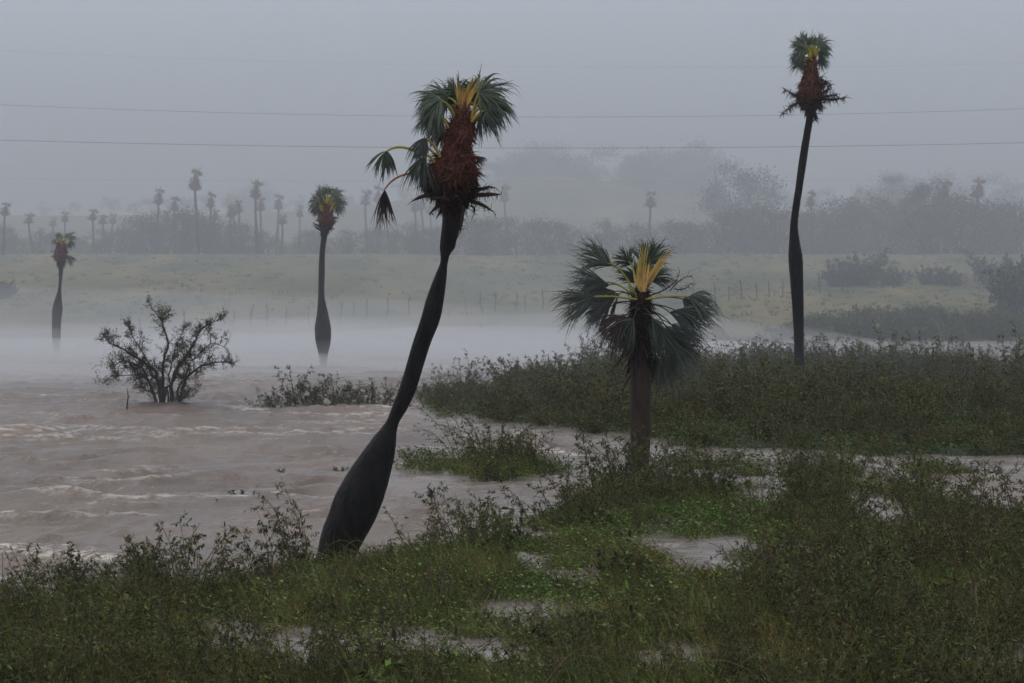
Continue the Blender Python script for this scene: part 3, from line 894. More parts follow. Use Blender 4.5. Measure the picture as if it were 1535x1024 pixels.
mid_stubs = [(zm(140, 270), zm(120, 268), zm(100, 250), 1.6, -.1, -.3), (zm(145, 290), zm(125, 288), zm(102, 262), 1.6, 0, -.2), (zm(190, 260), zm(205, 265), zm(210, 240), 1.6, 0, .1)]
make_palm("bottle-shaped palm with low swollen trunk standing in the white spray", Y4, (485, 548),
          [(338, 482, 493), (345, 482, 492), (377, 479, 487.5), (406, 477.5, 487), (447, 476.6, 487), (471, 474.6, 492), (494, 471.6, 496.5), (512, 473, 495.7), (530, 477.5, 492), (550, 479.6, 490), (565, 479, 491)],
          [(303, 486, 493), (310, 481, 497), (322, 479, 499), (331, 477.5, 500), (340, 480, 495), (348, 482, 492)],
          mid_fronds, mid_spears, mid_stubs, seed=31, nhair=900, hair=(0.10, 0.28, 0.03), dark_from=0.55, frondscale=1.6, detail=0.8)

Y5 = 122.0


def zl(x, y):
    return (40 + x / 4.655, 330 + y / 4.655)


left_fronds = [
    dict(b=zl(235, 180), c=zl(215, 150), h=zl(205, 140), yb=0, yh=-.2, a=185, r=10, s=95, d=1.0, face=.4, n=22),
    dict(b=zl(240, 170), c=zl(230, 130), h=zl(225, 115), yb=.1, yh=.2, a=120, r=9, s=90, d=0.6, face=.5, n=22, col=GREEN2, pc=YG),
    dict(b=zl(265, 160), c=zl(280, 130), h=zl(295, 115), yb=0, yh=-.2, a=20, r=17, s=85, d=0.6, face=.5, n=24, col=GREEN2),
    dict(b=zl(270, 180), c=zl(285, 160), h=zl(290, 150), yb=.1, yh=.2, a=-45, r=16, s=75, d=1.1, face=.5, n=24, col=DARK),
    dict(b=zl(270, 240), c=zl(285, 240), h=zl(290, 250), yb=0, yh=-.1, a=-50, r=18, s=45, d=0.7, face=.6, n=20, col=DARK),
]
left_fronds += [dict(b=zl(250, 180), c=zl(240, 140), h=zl(235, 130), yb=.1, yh=.4, a=150, r=11, s=95, d=.7, face=.5, n=22, col=GREEN2, pc=YG), dict(b=zl(255, 175), c=zl(265, 140), h=zl(268, 125), yb=.2, yh=.5, a=70, r=10, s=95, d=.5, face=.5, n=22, col=GREEN2, pc=YG),
                dict(b=zl(250, 190), c=zl(225, 160), h=zl(215, 158), yb=.1, yh=.3, a=210, r=9, s=80, d=1.0, face=.5, n=20, col=DARK)]
left_spears = [(zl(240, 185), zl(232, 120), 1.8, 0, (1.1, 1.0, 0.5), -.1), (zl(255, 185), zl(280, 115), 1.8, 0, (1.0, 1.05, 0.5), -.1), (zl(245, 185), zl(250, 130), 1.6, 0, (1.0, 0.95, 0.5), -.2)]
make_palm("short palm with broad-shouldered trunk and red head at the foggy water's edge", Y5, (84, 530),
          [(392, 87.5, 96), (400, 87.7, 95.2), (437, 86, 92), (448, 82.5, 92.5), (463, 78.7, 93.7), (480, 78, 92), (502, 78, 91), (520, 79.5, 90), (548, 79.5, 89.5)],
          [(361, 89, 96), (366, 85.5, 98.5), (375, 83, 100), (384, 82, 100), (391, 85, 98), (400, 87.5, 95.5)],
          left_fronds, left_spears, [], seed=37, nhair=700, hair=(0.08, 0.25, 0.03), dark_from=0.6, frondscale=1.5, detail=0.8)


# ------------------------------------------------------------------ far palms on the crest
def far_palm(seed):
    rg = np.random.default_rng(seed)
    root = empty("palm_tree", (0, 0, 0))
    lean = rg.normal(0, 0.25)
    t = np.linspace(0, 1, 26)
    bul = rg.uniform(0.15, 0.5)
    P = np.stack([lean * t ** 1.5 + 0.1 * np.sin(t * 4 + seed), 0.1 * np.cos(t * 3), -0.4 + 6.4 * t], -1)
    rad = 0.16 + rg.uniform(0.05, 0.2) * np.exp(-((t - bul) / 0.16) ** 2) - 0.04 * t
    m = MB(); m.tube(P, rad, 8); m.build("trunk", MAT["wet_bark"], root, True)
    top = P[-1]
    m = MB()
    q = np.linspace(0, 1, 9)
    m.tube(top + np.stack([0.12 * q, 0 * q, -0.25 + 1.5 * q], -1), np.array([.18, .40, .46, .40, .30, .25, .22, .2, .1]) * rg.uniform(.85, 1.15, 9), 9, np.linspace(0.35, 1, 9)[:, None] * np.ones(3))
    n = 130
    an = rg.uniform(0, 6.28, n); hh = rg.uniform(-0.1, 1.0, n)
    rd = np.stack([np.cos(an), np.sin(an), 0 * an], -1)
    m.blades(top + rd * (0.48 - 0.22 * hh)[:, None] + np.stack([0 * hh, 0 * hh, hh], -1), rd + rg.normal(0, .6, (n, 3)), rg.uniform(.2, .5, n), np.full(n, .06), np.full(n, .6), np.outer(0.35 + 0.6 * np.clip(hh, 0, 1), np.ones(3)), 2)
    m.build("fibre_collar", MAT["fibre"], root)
    m = MB()
    c = top + np.array([0.05, 0, 1.15])
    k = rg.integers(6, 9)
    for i in range(k):
        a = 2 * math.pi * i / k + rg.normal(0, .3)
        e = rg.uniform(0.0, 0.9)
        D = np.array([0.75 * math.cos(a) + 0.45, 0.6 * math.sin(a), e + .25])
        h = c + norm(D) * 0.35
        fan(m, h, D, (0, 0, 1), rg.uniform(0.4, 0.72), 16, 80, rg.uniform(0.5, 1.4), rg, (0.5, 0, 0), (1.5, 1.35, 0.9), 0.25, 3)
    m.build("crown", MAT["frond"], root)
    m = MB()
    for i in range(4):
        d = np.array([rg.normal(0, .3), rg.normal(0, .3), 1])
        m.tube(bez(c - np.array([0, 0, .2]), c + d * .4, c + d * .8 + np.array([.15, 0, 0]), 5), [.05, .06, .05, .04, .01], 4, np.array([0.9, .95, .5]) * rg.uniform(.7, 1))
    m.build("spear_leaf", MAT["spear"], root)
    return root


far_protos = [far_palm(s) for s in (51, 52, 53, 54, 55, 56)]
first = [True] * len(far_protos)
HEIGHT_PROTO = 7.9
far_list = [  # px of head, py of top, distance, label or None
    (4, 302, 242, "headless-looking dark palm at the end of the far row, half hidden by mist"), (49, 318, 258, None), (61, 340, 285, None), (79, 325, 290, None), (96, 316, 270, None), (138, 312, 262, None), (158, 320, 270, None), (165, 319, 280, None),
    (235, 280, 255, None), (244, 314, 275, None), (263, 293, 262, None), (296, 251, 241, "tallest palm of the far row, leaning, rising over the dark scrub"), (316, 287, 252, None), (323, 312, 258, None), (343, 306, 262, None), (352, 303, 266, None),
    (361, 297, 258, None), (385, 267, 242, "straight palm with long dark skirt, second tallest of the far row"), (393, 293, 275, None), (415, 290, 280, None), (423, 320, 262, None), (449, 306, 285, None), (550, 281, 285, None), (567, 277, 300, None),
    (625, 295, 275, None), (634, 291, 280, None), (647, 300, 290, None), (763, 274, 300, "cross-shaped pale palm fading into mist beyond the leaning palm"), (974, 285, 262, "lone slim palm above the low hazy scrub of the far crest"), (912, 325, 290, None),
    (1218, 284, 262, "palm with yellowed top above scrub, beside the kinked tall palm"), (1272, 293, 268, None), (1418, 267, 258, "tall palm merging with the leafy tree clump of the far crest"), (1443, 293, 262, None), (1466, 265, 262, None)]
rr = random.Random(5)


def ground_z(x, y):
    return float(height(np.array([x]), np.array([y]), 0.0 if y > 125 else None)[0])


for i, (px, py, Y, lab) in enumerate(far_list):
    k = (i * 7 + i // 6) % len(far_protos)
    o = far_protos[k] if first[k] else copy_tree(far_protos[k])
    first[k] = False
    p = at(px, py, Y)
    z0 = ground_z(p[0], Y)
    hh = p[2] - z0
    s = hh / HEIGHT_PROTO
    w = max(s, 0.78) * rr.uniform(.88, 1.2)
    o.location = (p[0], Y, z0)
    o.scale = (w, w, s)
    o.rotation_euler = (rr.uniform(-.04, .04), rr.uniform(-.05, .11), rr.uniform(-1.3, 1.3))
    tag(o, lab or "slender palm with shaggy collar fading into mist along the far crest", "palm", "palms fading into mist on the far crest")


# ------------------------------------------------------------------ shrubs
OLIVE = np.array([0.088, 0.092, 0.022]); DEEP = np.array([0.042, 0.052, 0.014]); BROWN = np.array([0.115, 0.074, 0.026]); FRESH = np.array([0.100, 0.150, 0.030]); GREY = np.array([0.085, 0.088, 0.042])


def leaf_cols(rg, n, pal, wts):
    k = rg.choice(len(pal), n, p=np.array(wts) / np.sum(wts))
    return np.array(pal)[k] * (0.4 + 1.5 * rg.random((n, 1)) ** 1.6)


def make_shrub(seed, h=1.2, spread=0.6, nstem=12, nbr=9, nleaf=9, leaf=(0.05, 0.02), pal=(OLIVE, DEEP, BROWN), wts=(5, 4, 1), wind=(-0.15, 0, 0), droop=0.5, erect=0.6, stemr=0.007, low=0.15):
    """stems that lean with the wind, side twigs, leaves along the twigs -> (stem builder, foliage builder)"""
    rg = np.random.default_rng(seed)
    st, fo = MB(), MB()
    wind = np.asarray(wind, float)
    for s in range(nstem):
        a = rg.uniform(0, 2 * np.pi); r0 = spread * 0.35 * math.sqrt(rg.random())
        p = np.array([r0 * math.cos(a), r0 * math.sin(a), -0.12])
        hh = h * rg.uniform(0.55, 1.08) * (1.35 if rg.random() < 0.1 else 1)
        out = np.array([math.cos(a), math.sin(a), 0]) * spread * rg.uniform(0.1, 0.9) / h
        d = norm(np.array([0, 0, 1.0]) + out)
        pts = [p]; n = 8
        for i in range(n):
            t = (i + 1) / n
            d = norm(d + wind * 0.35 * t + rg.normal(0, 0.09, 3) + out * 0.08)
            p = p + d * hh / n
            pts.append(p)
        pts = np.array(pts)
        st.tube(pts, np.linspace(stemr * 1.3, stemr * 0.35, len(pts)), 4, np.ones(3) * rg.uniform(0.6, 1.4))
        for b in range(nbr):
            t = low + (1 - low) * (b + rg.random()) / nbr
            f = t * n; i = min(int(f), n - 1)
            q = pts[i] + (pts[i + 1] - pts[i]) * (f - i)
            ax = norm(pts[i + 1] - pts[i])
            side = norm(np.cross(ax, rg.normal(0, 1, 3)))
            bd = norm(ax * erect + side * rg.uniform(0.5, 1.0) + wind * 0.8)
            bl = h * rg.uniform(0.10, 0.30) * (1.15 - 0.65 * t)
            bp = [q]
            for k in range(4):
                bd = norm(bd + wind * 0.12 + np.array([0, 0, -0.10 * droop]) + rg.normal(0, 0.12, 3))
                bp.append(bp[-1] + bd * bl / 4)
            bp = np.array(bp)
            st.tube(bp, np.linspace(stemr * 0.5, stemr * 0.18, 5), 3, np.ones(3) * rg.uniform(0.6, 1.3))
            m = max(2, int(nleaf * rg.uniform(0.6, 1.4)))
            u = np.clip(rg.uniform(0.1, 1.06, m), 0, 1) * 3.999
            iu = u.astype(int)
            P = bp[iu] + (bp[iu + 1] - bp[iu]) * (u - iu)[:, None]
            D = norm(bd * 0.5 + rg.normal(0, 0.8, (m, 3)) + wind * 0.7 + np.array([0, 0, -0.55 * droop]))
            N = rg.normal(0, 0.6, (m, 3)) + np.array([0, 0, 1.0])
            fo.leaves(P, D, N, rg.uniform(0.6, 1.4, m) * leaf[0], rg.uniform(0.7, 1.3, m) * leaf[1], leaf_cols(rg, m, pal, wts))
    return st, fo


def shrub_proto(name, seed, mat="leaf", **kw):
    st, fo = make_shrub(seed, **kw)
    root = empty(name, (0, 0, 0))
    st.build("stems", MAT["stem"], root)
    fo.build("foliage", MAT[mat], root)
    return root


class Kind:
    def __init__(self, protos):
        self.p = protos; self.used = [False] * len(protos); self.n = 0

    def put(self, x, y, z, s, rz, label, cat, group, k=None, sz=1.0):
        k = (self.n if k is None else k) % len(self.p); self.n += 1
        o = copy_tree(self.p[k]) if self.used[k] else self.p[k]
        self.used[k] = True
        o.location = (x, y, z); o.scale = (s, s, s * sz); o.rotation_euler = (0, 0, rz)
        tag(o, label, cat, group)
        return o


def scatter(region, n, dmin, seed, xr, yr, bias=0.0):
    """points kept apart by dmin where the plants grow"""
    rg = np.random.default_rng(seed)
    pts = []
    cell = {}
    tries = 0
    while len(pts) < n and tries < 60:
        tries += 1
        y = rg.uniform(yr[0], yr[1], 2000); hw = 1.12 * y * (PW / 2 / F) + 0.8
        x = rg.uniform(-1, 1, 2000) * hw
        ok = region(x, y)
        for a, b in zip(x[ok], y[ok]):
            key = (int(a // dmin), int(b // dmin))
            if any((a - u) ** 2 + (b - v) ** 2 < dmin * dmin for i in (-1, 0, 1) for j in (-1, 0, 1) for (u, v) in cell.get((key[0] + i, key[1] + j), ())):
                continue
            cell.setdefault(key, []).append((a, b)); pts.append((a, b))
            if len(pts) >= n:
                break
    return np.array(pts)


rz = random.Random(12)
weeds = Kind([shrub_proto("weed_shrub", 100 + i, h=h_, spread=sp, nstem=ns, nbr=10, nleaf=13, leaf=lf, pal=(OLIVE * 1.3, DEEP * 1.25, BROWN * 1.1, FRESH * 1.1), wts=w_, wind=wd, droop=dr)
              for i, (h_, sp, ns, lf, w_, wd, dr) in enumerate((
                  (0.95, 0.55, 13, (0.048, 0.016), (6, 5, 1, 1), (-0.2, 0, 0), 0.5), (0.75, 0.60, 14, (0.044, 0.017), (4, 4, 3, 0.3), (-0.25, 0, 0), 0.7), (1.05, 0.45, 10, (0.052, 0.014), (5, 5, 1, 2), (-0.1, 0, 0), 0.6),
                  (0.6, 0.7, 16, (0.040, 0.016), (3, 3, 1, 4), (-0.3, 0, 0), 0.4), (0.85, 0.7, 12, (0.060, 0.013), (4, 6, 2, 0.5), (-0.2, 0.05, 0), 1.0), (0.9, 0.5, 9, (0.036, 0.014), (3, 2, 5, 0.2), (-0.15, 0, 0), 0.5)))])


LOW = ((850, 850, 75, 75), (1050, 815, 100, 85), (1145, 730, 48, 75), (1315, 765, 52, 65), (1480, 735, 90, 55), (560, 985, 260, 20))


def low_place(x, y):
    px, py = to_px(x, y)
    r = np.zeros(np.shape(px), bool)
    for cx, c_y, wx_, wy_ in LOW:
        r |= (np.abs(px - cx) < wx_) & (py - c_y > -48) & (py - c_y < wy_)
    return r


def near_region(x, y):
    px, py = to_px(x, y)
    return veg(x, y) & (y < 55) & ~((px > 440) & (px < 560) & (py > 835) & (py < 868))


pts = scatter(near_region, 285, 0.70, 7, (0, 0), (25.0, 55))
WEED_LOOK = ("bushy olive-green weed shrub", "wide brownish-olive weed shrub", "slender upright green weed shrub", "low spreading fresh-green weed shrub", "drooping narrow-leaved dark weed shrub", "thin rust-brown weed shrub")


def weed_place(px, py):
    if px < 290:
        return "in the clump by the plume-like weed"
    if py < 800 and px < 1100:
        return "around the short stout palm's foot"
    if py < 800:
        return "about the bent half-bare dark bush"
    if px > 1180:
        return "around the tall dry brown bush"
    if px < 640:
        return "in front of the leaning palm's foot"
    return "beside the small pools of the bank"


for (x, y) in pts:
    px, py = to_px(x, y)
    k = rz.randrange(6)
    s = rz.uniform(0.7, 1.15)
    low = bool(low_place(x, y))
    patch = float(fbm(x * .45, y * .3, 801))
    s *= 0.85 + 1.15 * max(0, patch - .25)
    if 290 < px < 1000 and 838 < py < 968:
        s *= 0.7; k = 3 if rz.random() < .6 else 1
    elif px < 300:
        s *= 0.92; k = rz.choice((0, 0, 2, 4, 5))
    elif px > 1150 and py > 800:
        k = rz.choice((4, 5, 5, 1, 0)); s *= 1.25
    elif px > 740 and py < 840:
        k = rz.choice((0, 2, 4, 1, 0, 5)); s *= 1.35
    if low:
        s *= 0.4; k = 3
    weeds.put(x, y, ground_z(x, y), s, rz.uniform(-0.5, 0.5) + (math.pi if rz.random() < 0.15 else 0), WEED_LOOK[k] + " " + weed_place(px, py), "shrub", "weed shrubs crowding the flooded bank", k)

thick = Kind([shrub_proto("thicket_shrub", 140 + i, h=h_, spread=sp, nstem=ns, nbr=10, nleaf=10, leaf=lf, pal=(OLIVE * 1.3, DEEP * 1.3, BROWN * 1.15, GREY * 1.1), wts=w_, wind=(-0.12, 0, 0), droop=.5, stemr=0.011)
              for i, (h_, sp, ns, lf, w_) in enumerate((
                  (1.45, 1.15, 22, (0.085, 0.034), (6, 4, 1, 2)), (1.2, 1.25, 22, (0.08, 0.036), (5, 5, 2, 1)), (1.35, 1.0, 18, (0.09, 0.030), (4, 3, 3, 2)), (1.0, 1.3, 20, (0.085, 0.034), (4, 3, 4, 1)), (1.6, 0.9, 14, (0.08, 0.03), (4, 4, 1, 3))))])
pts = scatter(lambda x, y: inside(THICKET, x, y), 290, 1.25, 9, (0, 0), (58, 112))
for (x, y) in pts:
    px, py = to_px(x, y)
    s = rz.uniform(0.6, 1.3)
    if px < 760:
        s *= 0.72
    if px > 960 and py > 640:
        s *= 0.8
    k = rz.randrange(5)
    if px < 760:
        where = "at the thin tip of the thicket"
    elif py > 640:
        where = "on the thicket's edge facing the short stout palm"
    elif py < 575:
        where = "on the thicket's far edge by the pale channel"
    elif px > 1130:
        where = "in the thicket around the kinked tall palm"
    else:
        where = "in the thicket behind the short stout palm"

    look = ("dense olive scrub bush", "broad dark-green scrub bush", "brown-tinged scrub bush", "low rusty scrub bush", "tall greyish scrub bush")[k]
    thick.put(x, y, ground_z(x, y), s, rz.uniform(-0.6, 0.6), look + " " + where, "shrub", "scrub bushes of the flooded thicket", k, sz=rz.uniform(.8, 1.1))

broad = Kind([shrub_proto("broadleaf_weed", 180 + i, h=h_, spread=.5, nstem=7, nbr=6, nleaf=7, leaf=(0.12, 0.055), pal=(FRESH, OLIVE, DEEP), wts=(3, 3, 2), wind=(-.2, 0, 0), droop=.9) for i, h_ in enumerate((.6, .8))])
dead = Kind([shrub_proto("dead_weed", 190 + i, h=h_, spread=.7, nstem=8, nbr=8, nleaf=2, leaf=(0.05, 0.015), pal=(BROWN * 1.3, BROWN), wts=(1, 1), wind=w_, droop=.6, stemr=.009) for i, (h_, w_) in enumerate(((1.0, (-.3, 0, 0)), (.8, (-.6, 0, 0)), (1.15, (-.1, 0, 0))))])
for i, (x, y) in enumerate(scatter(lambda x, y: near_region(x, y) & ~low_place(x, y), 105, 1.1, 17, (0, 0), (25.0, 54))):
    px, py = to_px(x, y)
    if i % 5 > 2 and px < 1100:
        continue
    if i % 5 < 2:
        broad.put(x, y, ground_z(x, y), rz.uniform(.6, 1.1), rz.uniform(-.8, .8), "broad-leaved green weed " + weed_place(px, py), "weed", "broad-leaved weeds of the flooded bank")
    else:
        dead.put(x, y, ground_z(x, y), rz.uniform(.7, 1.2), rz.uniform(-.6, .6), "dead brown branching weed " + weed_place(px, py), "weed", "dead weeds of the flooded bank")

# bushes that stand alone ------------------------------------------------
lone = [
    # px, py of foot, height m, kwargs, label
    (735, 702, 1.4, dict(spread=1.0, nstem=26, nbr=11, nleaf=11, leaf=(0.06, 0.026), wind=(-0.1, 0, 0)), "dark dense bush on its own grassy islet behind the leaning palm"),
    (690, 700, 1.9, dict(spread=0.5, nstem=6, nbr=14, nleaf=10, leaf=(0.05, 0.02), wind=(-0.75, 0, 0), erect=0.9, low=.45), "long bare stalks slanting windward out of the islet bush"),
    (795, 702, 1.2, dict(spread=0.75, nstem=18, nbr=10, nleaf=10, leaf=(0.06, 0.026), wind=(-0.05, 0, 0)), "upright leafy bush at the short palm's end of the islet"),
    (630, 698, 0.55, dict(spread=0.6, nstem=14, nbr=8, nleaf=8, leaf=(0.05, 0.024), pal=(FRESH, OLIVE), wts=(3, 2)), "low bright green weed patch at the islet's edge by the leaning trunk"),
    (400, 858, 1.5, dict(spread=0.55, nstem=9, nbr=12, nleaf=11, leaf=(0.085, 0.020), droop=1.5, wind=(-0.25, 0, 0), pal=(DEEP, OLIVE, GREY), wts=(4, 3, 2)), "drooping feathery-leaved shrub at the water side of the leaning palm's foot"),
    (448, 852, 1.75, dict(spread=0.55, nstem=9, nbr=12, nleaf=11, leaf=(0.085, 0.020), droop=1.5, wind=(-0.35, 0, 0), pal=(DEEP, OLIVE, GREY), wts=(4, 3, 2)), "tallest feathery shrub pressed against the swollen base of the leaning palm"),
    (368, 862, 0.7, dict(spread=0.5, nstem=10, nbr=10, nleaf=9, leaf=(0.08, 0.02), droop=1.4, wind=(-0.3, 0, 0), pal=(DEEP, OLIVE), wts=(4, 3)), "small feathery shrub beside the spindly tall stalk at the shore"),
    (303, 868, 1.75, dict(spread=0.15, nstem=2, nbr=9, nleaf=10, leaf=(0.07, 0.026), wind=(-0.02, 0, 0), droop=1.0, low=.3, stemr=0.010, pal=(OLIVE, FRESH), wts=(3, 2)), "single spindly tall weed stalk standing against the open brown water"),
    (285, 872, 1.1, dict(spread=0.45, nstem=6, nbr=8, nleaf=9, leaf=(0.06, 0.024), wind=(-0.2, 0, 0), droop=1.0), "loose leafy weed at the foot of the spindly tall stalk"),
    (330, 870, .85, dict(spread=0.4, nstem=7, nbr=8, nleaf=9, leaf=(0.06, 0.024), wind=(-0.1, 0, 0), droop=1.0), "short leafy weed between the spindly stalk and the feathery shrubs"),
    (472, 864, 0.75, dict(spread=0.5, nstem=12, nbr=9, nleaf=10, leaf=(0.05, 0.02), wind=(-0.2, 0, 0)), "leafy weed clump hiding the water-side foot of the leaning palm"),
    (540, 858, 0.6, dict(spread=0.5, nstem=11, nbr=9, nleaf=10, leaf=(0.05, 0.02), wind=(-0.2, 0, 0)), "leafy weed clump hiding the land-side foot of the leaning palm"),
    (505, 880, 0.85, dict(spread=0.4, nstem=8, nbr=7, nleaf=5, leaf=(0.06, 0.015), wind=(0.1, 0, 0), droop=.6, pal=(BROWN, OLIVE), wts=(3, 2), low=.4), "thin straw-coloured stalks in front of the leaning palm's base"),
    (1465, 842, 1.35, dict(spread=0.9, nstem=9, nbr=9, nleaf=4, leaf=(0.06, 0.02), wind=(-0.5, 0, 0), stemr=.014, low=.5, pal=(DEEP, BROWN), wts=(3, 2)), "bent half-bare dark bush with arched branches over the brown channel"),
    (1415, 1000, 1.7, dict(spread=0.8, nstem=8, nbr=8, nleaf=5, leaf=(0.05, 0.02), wind=(-0.2, 0, 0), stemr=.015, low=.3, pal=(BROWN, DEEP), wts=(3, 2)), "tall dry brown bush of long dark bare branches in the near weeds"),
    (1330, 985, 1.5, dict(spread=1.0, nstem=7, nbr=8, nleaf=3, leaf=(0.05, 0.02), wind=(-0.5, 0, 0), stemr=.013, low=.3, pal=(BROWN, DEEP), wts=(3, 2)), "sprawling leafless bush of dark curved twigs before the tall dry brown bush"),
    (1490, 985, 1.6, dict(spread=0.6, nstem=6, nbr=8, nleaf=6, leaf=(0.06, 0.02), wind=(-0.15, 0, 0), stemr=.014, low=.3, pal=(BROWN, OLIVE), wts=(3, 2)), "upright reddish-brown bush beside the tall dry brown bush"),
    (1130, 790, 1.1, dict(spread=0.7, nstem=9, nbr=8, nleaf=5, leaf=(0.055, 0.02), wind=(-0.2, 0, 0), stemr=.010, low=.3, pal=(BROWN, OLIVE), wts=(3, 1)), "thin brown bush between the small water pools of the bank"),
    (1265, 780, 1.2, dict(spread=0.9, nstem=11, nbr=8, nleaf=5, leaf=(0.055, 0.02), wind=(-0.2, 0, 0), stemr=.010, low=.3, pal=(BROWN, OLIVE), wts=(3, 1)), "wide brown bush near the bent half-bare dark bush"),
    (965, 745, 1.1, dict(spread=0.7, nstem=14, nbr=10, nleaf=9, leaf=(0.055, 0.024), wind=(-0.1, 0, 0)), "leafy weed bush hiding the foot of the short stout palm"),
    (215, 905, 1.1, dict(spread=0.3, nstem=6, nbr=12, nleaf=12, leaf=(0.05, 0.024), wind=(-0.05, 0, 0), pal=(OLIVE, FRESH, BROWN), wts=(3, 1, 1)), "tall upright plume-like weed at the open water's edge"),
    (130, 915, 1.05, dict(spread=0.6, nstem=12, nbr=11, nleaf=12, leaf=(0.055, 0.024), wind=(-0.1, 0, 0)), "tall dark leafy shrub beside the plume-like weed"),
    (770, 806, 0.85, dict(spread=0.35, nstem=8, nbr=10, nleaf=12, leaf=(0.065, 0.03), wind=(-0.15, 0, 0)), "bushy weed with rounded dark head at the point of the bank"),
    (560, 600, 1.0, dict(spread=0.5, nstem=7, nbr=8, nleaf=9, leaf=(0.08, 0.032), wind=(-0.1, 0, 0)), "small half-drowned shrub just past the leaning trunk"),
]
for i, (px, py, h_, kw, lab) in enumerate(lone):
    o = shrub_proto("shrub", 300 + i, h=h_, **kw)
    p = gnd(px, py)
    o.location = (p[0], p[1], ground_z(p[0], p[1]) - 0.02)
    tag(o, lab, "shrub")

drown = Kind([shrub_proto("drowned_shrub", 340 + i, h=h_, spread=sp, nstem=10, nbr=9, nleaf=8, leaf=(0.085, 0.034), wind=w_, pal=(DEEP, OLIVE, GREY), wts=(3, 3, 2), stemr=.012, low=.3)
              for i, (h_, sp, w_) in enumerate(((1.25, 0.7, (-0.05, 0, 0)), (1.05, 0.9, (-0.2, 0, 0)), (1.35, 0.5, (0.15, 0, 0))))])
for i, (px, py, s) in enumerate(((402, 608, .75), (428, 606, 1.0), (448, 604, 1.15), (470, 603, 1.05), (492, 606, .9), (508, 603, .95), (528, 604, .75), (547, 600, 1.1), (583, 604, .85), (640, 600, .9), (655, 592, 1.0), (672, 598, .95), (690, 590, .9))):
    p = gnd(px, py)
    drown.put(p[0], p[1], -0.25, s * 1.1, rz.uniform(-.5, .5), "half-drowned leafy shrub in the row standing in open flood water", "shrub", "shrubs standing in the flood water")

# twiggy half-bare bushes in the flooded gap
bare = Kind([shrub_proto("bare_bush", 360 + i, h=0.75, spread=1.0, nstem=11, nbr=10, nleaf=3, leaf=(0.05, 0.02), wind=(-.1, 0, 0), erect=.3, stemr=.012, pal=(BROWN, DEEP), wts=(1, 1)) for i in range(2)])
for i in range(17):
    px, py = 1040 + i * 29 + rz.uniform(-9, 9), rz.uniform(690, 712)
    p = gnd(px, py)
    bare.put(p[0], p[1], -0.1, rz.uniform(.65, 1.05), rz.uniform(0, 6), "twiggy half-bare bush rooted in the flooded strip before the thicket", "shrub", "twiggy bushes in the flooded strip")

# sprigs poking out of the water
sprig = Kind([shrub_proto("water_sprig", 370 + i, h=0.28, spread=0.3, nstem=4, nbr=6, nleaf=7, leaf=(0.06, 0.022), wind=(-.3, 0, 0), pal=(OLIVE, DEEP), wts=(1, 1)) for i in range(2)])
for (px, py) in ((335, 750), (385, 712), (420, 702), (352, 738), (660, 730), (645, 738), (700, 722), (820, 712), (880, 700), (610, 775), (640, 800), (700, 770), (510, 702), (560, 720), (740, 735), (860, 725), (915, 662), (420, 740), (1440, 735)):
    p = gnd(px, py)
    sprig.put(p[0], p[1], -0.06, rz.uniform(.6, 1.2), rz.uniform(0, 6), "small leafy sprig poking out of the brown water", "sprig", "sprigs poking out of the water")

# leafless sticks
for i, (px, py, h_, le, lab) in enumerate(((190, 612, 0.65, 0.05, "bare stick standing in the water beside the spreading drowned shrub"), (648, 742, 0.25, -.1, "short broken stick in the water beyond the leaning trunk"))):
    m = MB(); m.tube([(0, 0, -.3), (le * .2, 0, .1), (le, 0, h_ * .6), (le * .3, 0, h_)], [.03, .028, .02, .008], 5)
    m.tube([(le * .8, 0, h_ * .5), (le + .08, .02, h_ * .62)], [.012, .004], 4)
    o = m.build("stick", MAT["twig"]); p = gnd(px, py); o.location = (p[0], p[1], 0); tag(o, lab, "stick")

# ------------------------------------------------------------------ spreading shrub in the water
def zs(x, y):
    return (130 + x / 5.6875, 440 + y / 5.6875)


YS = gnd(245, 602)[1]


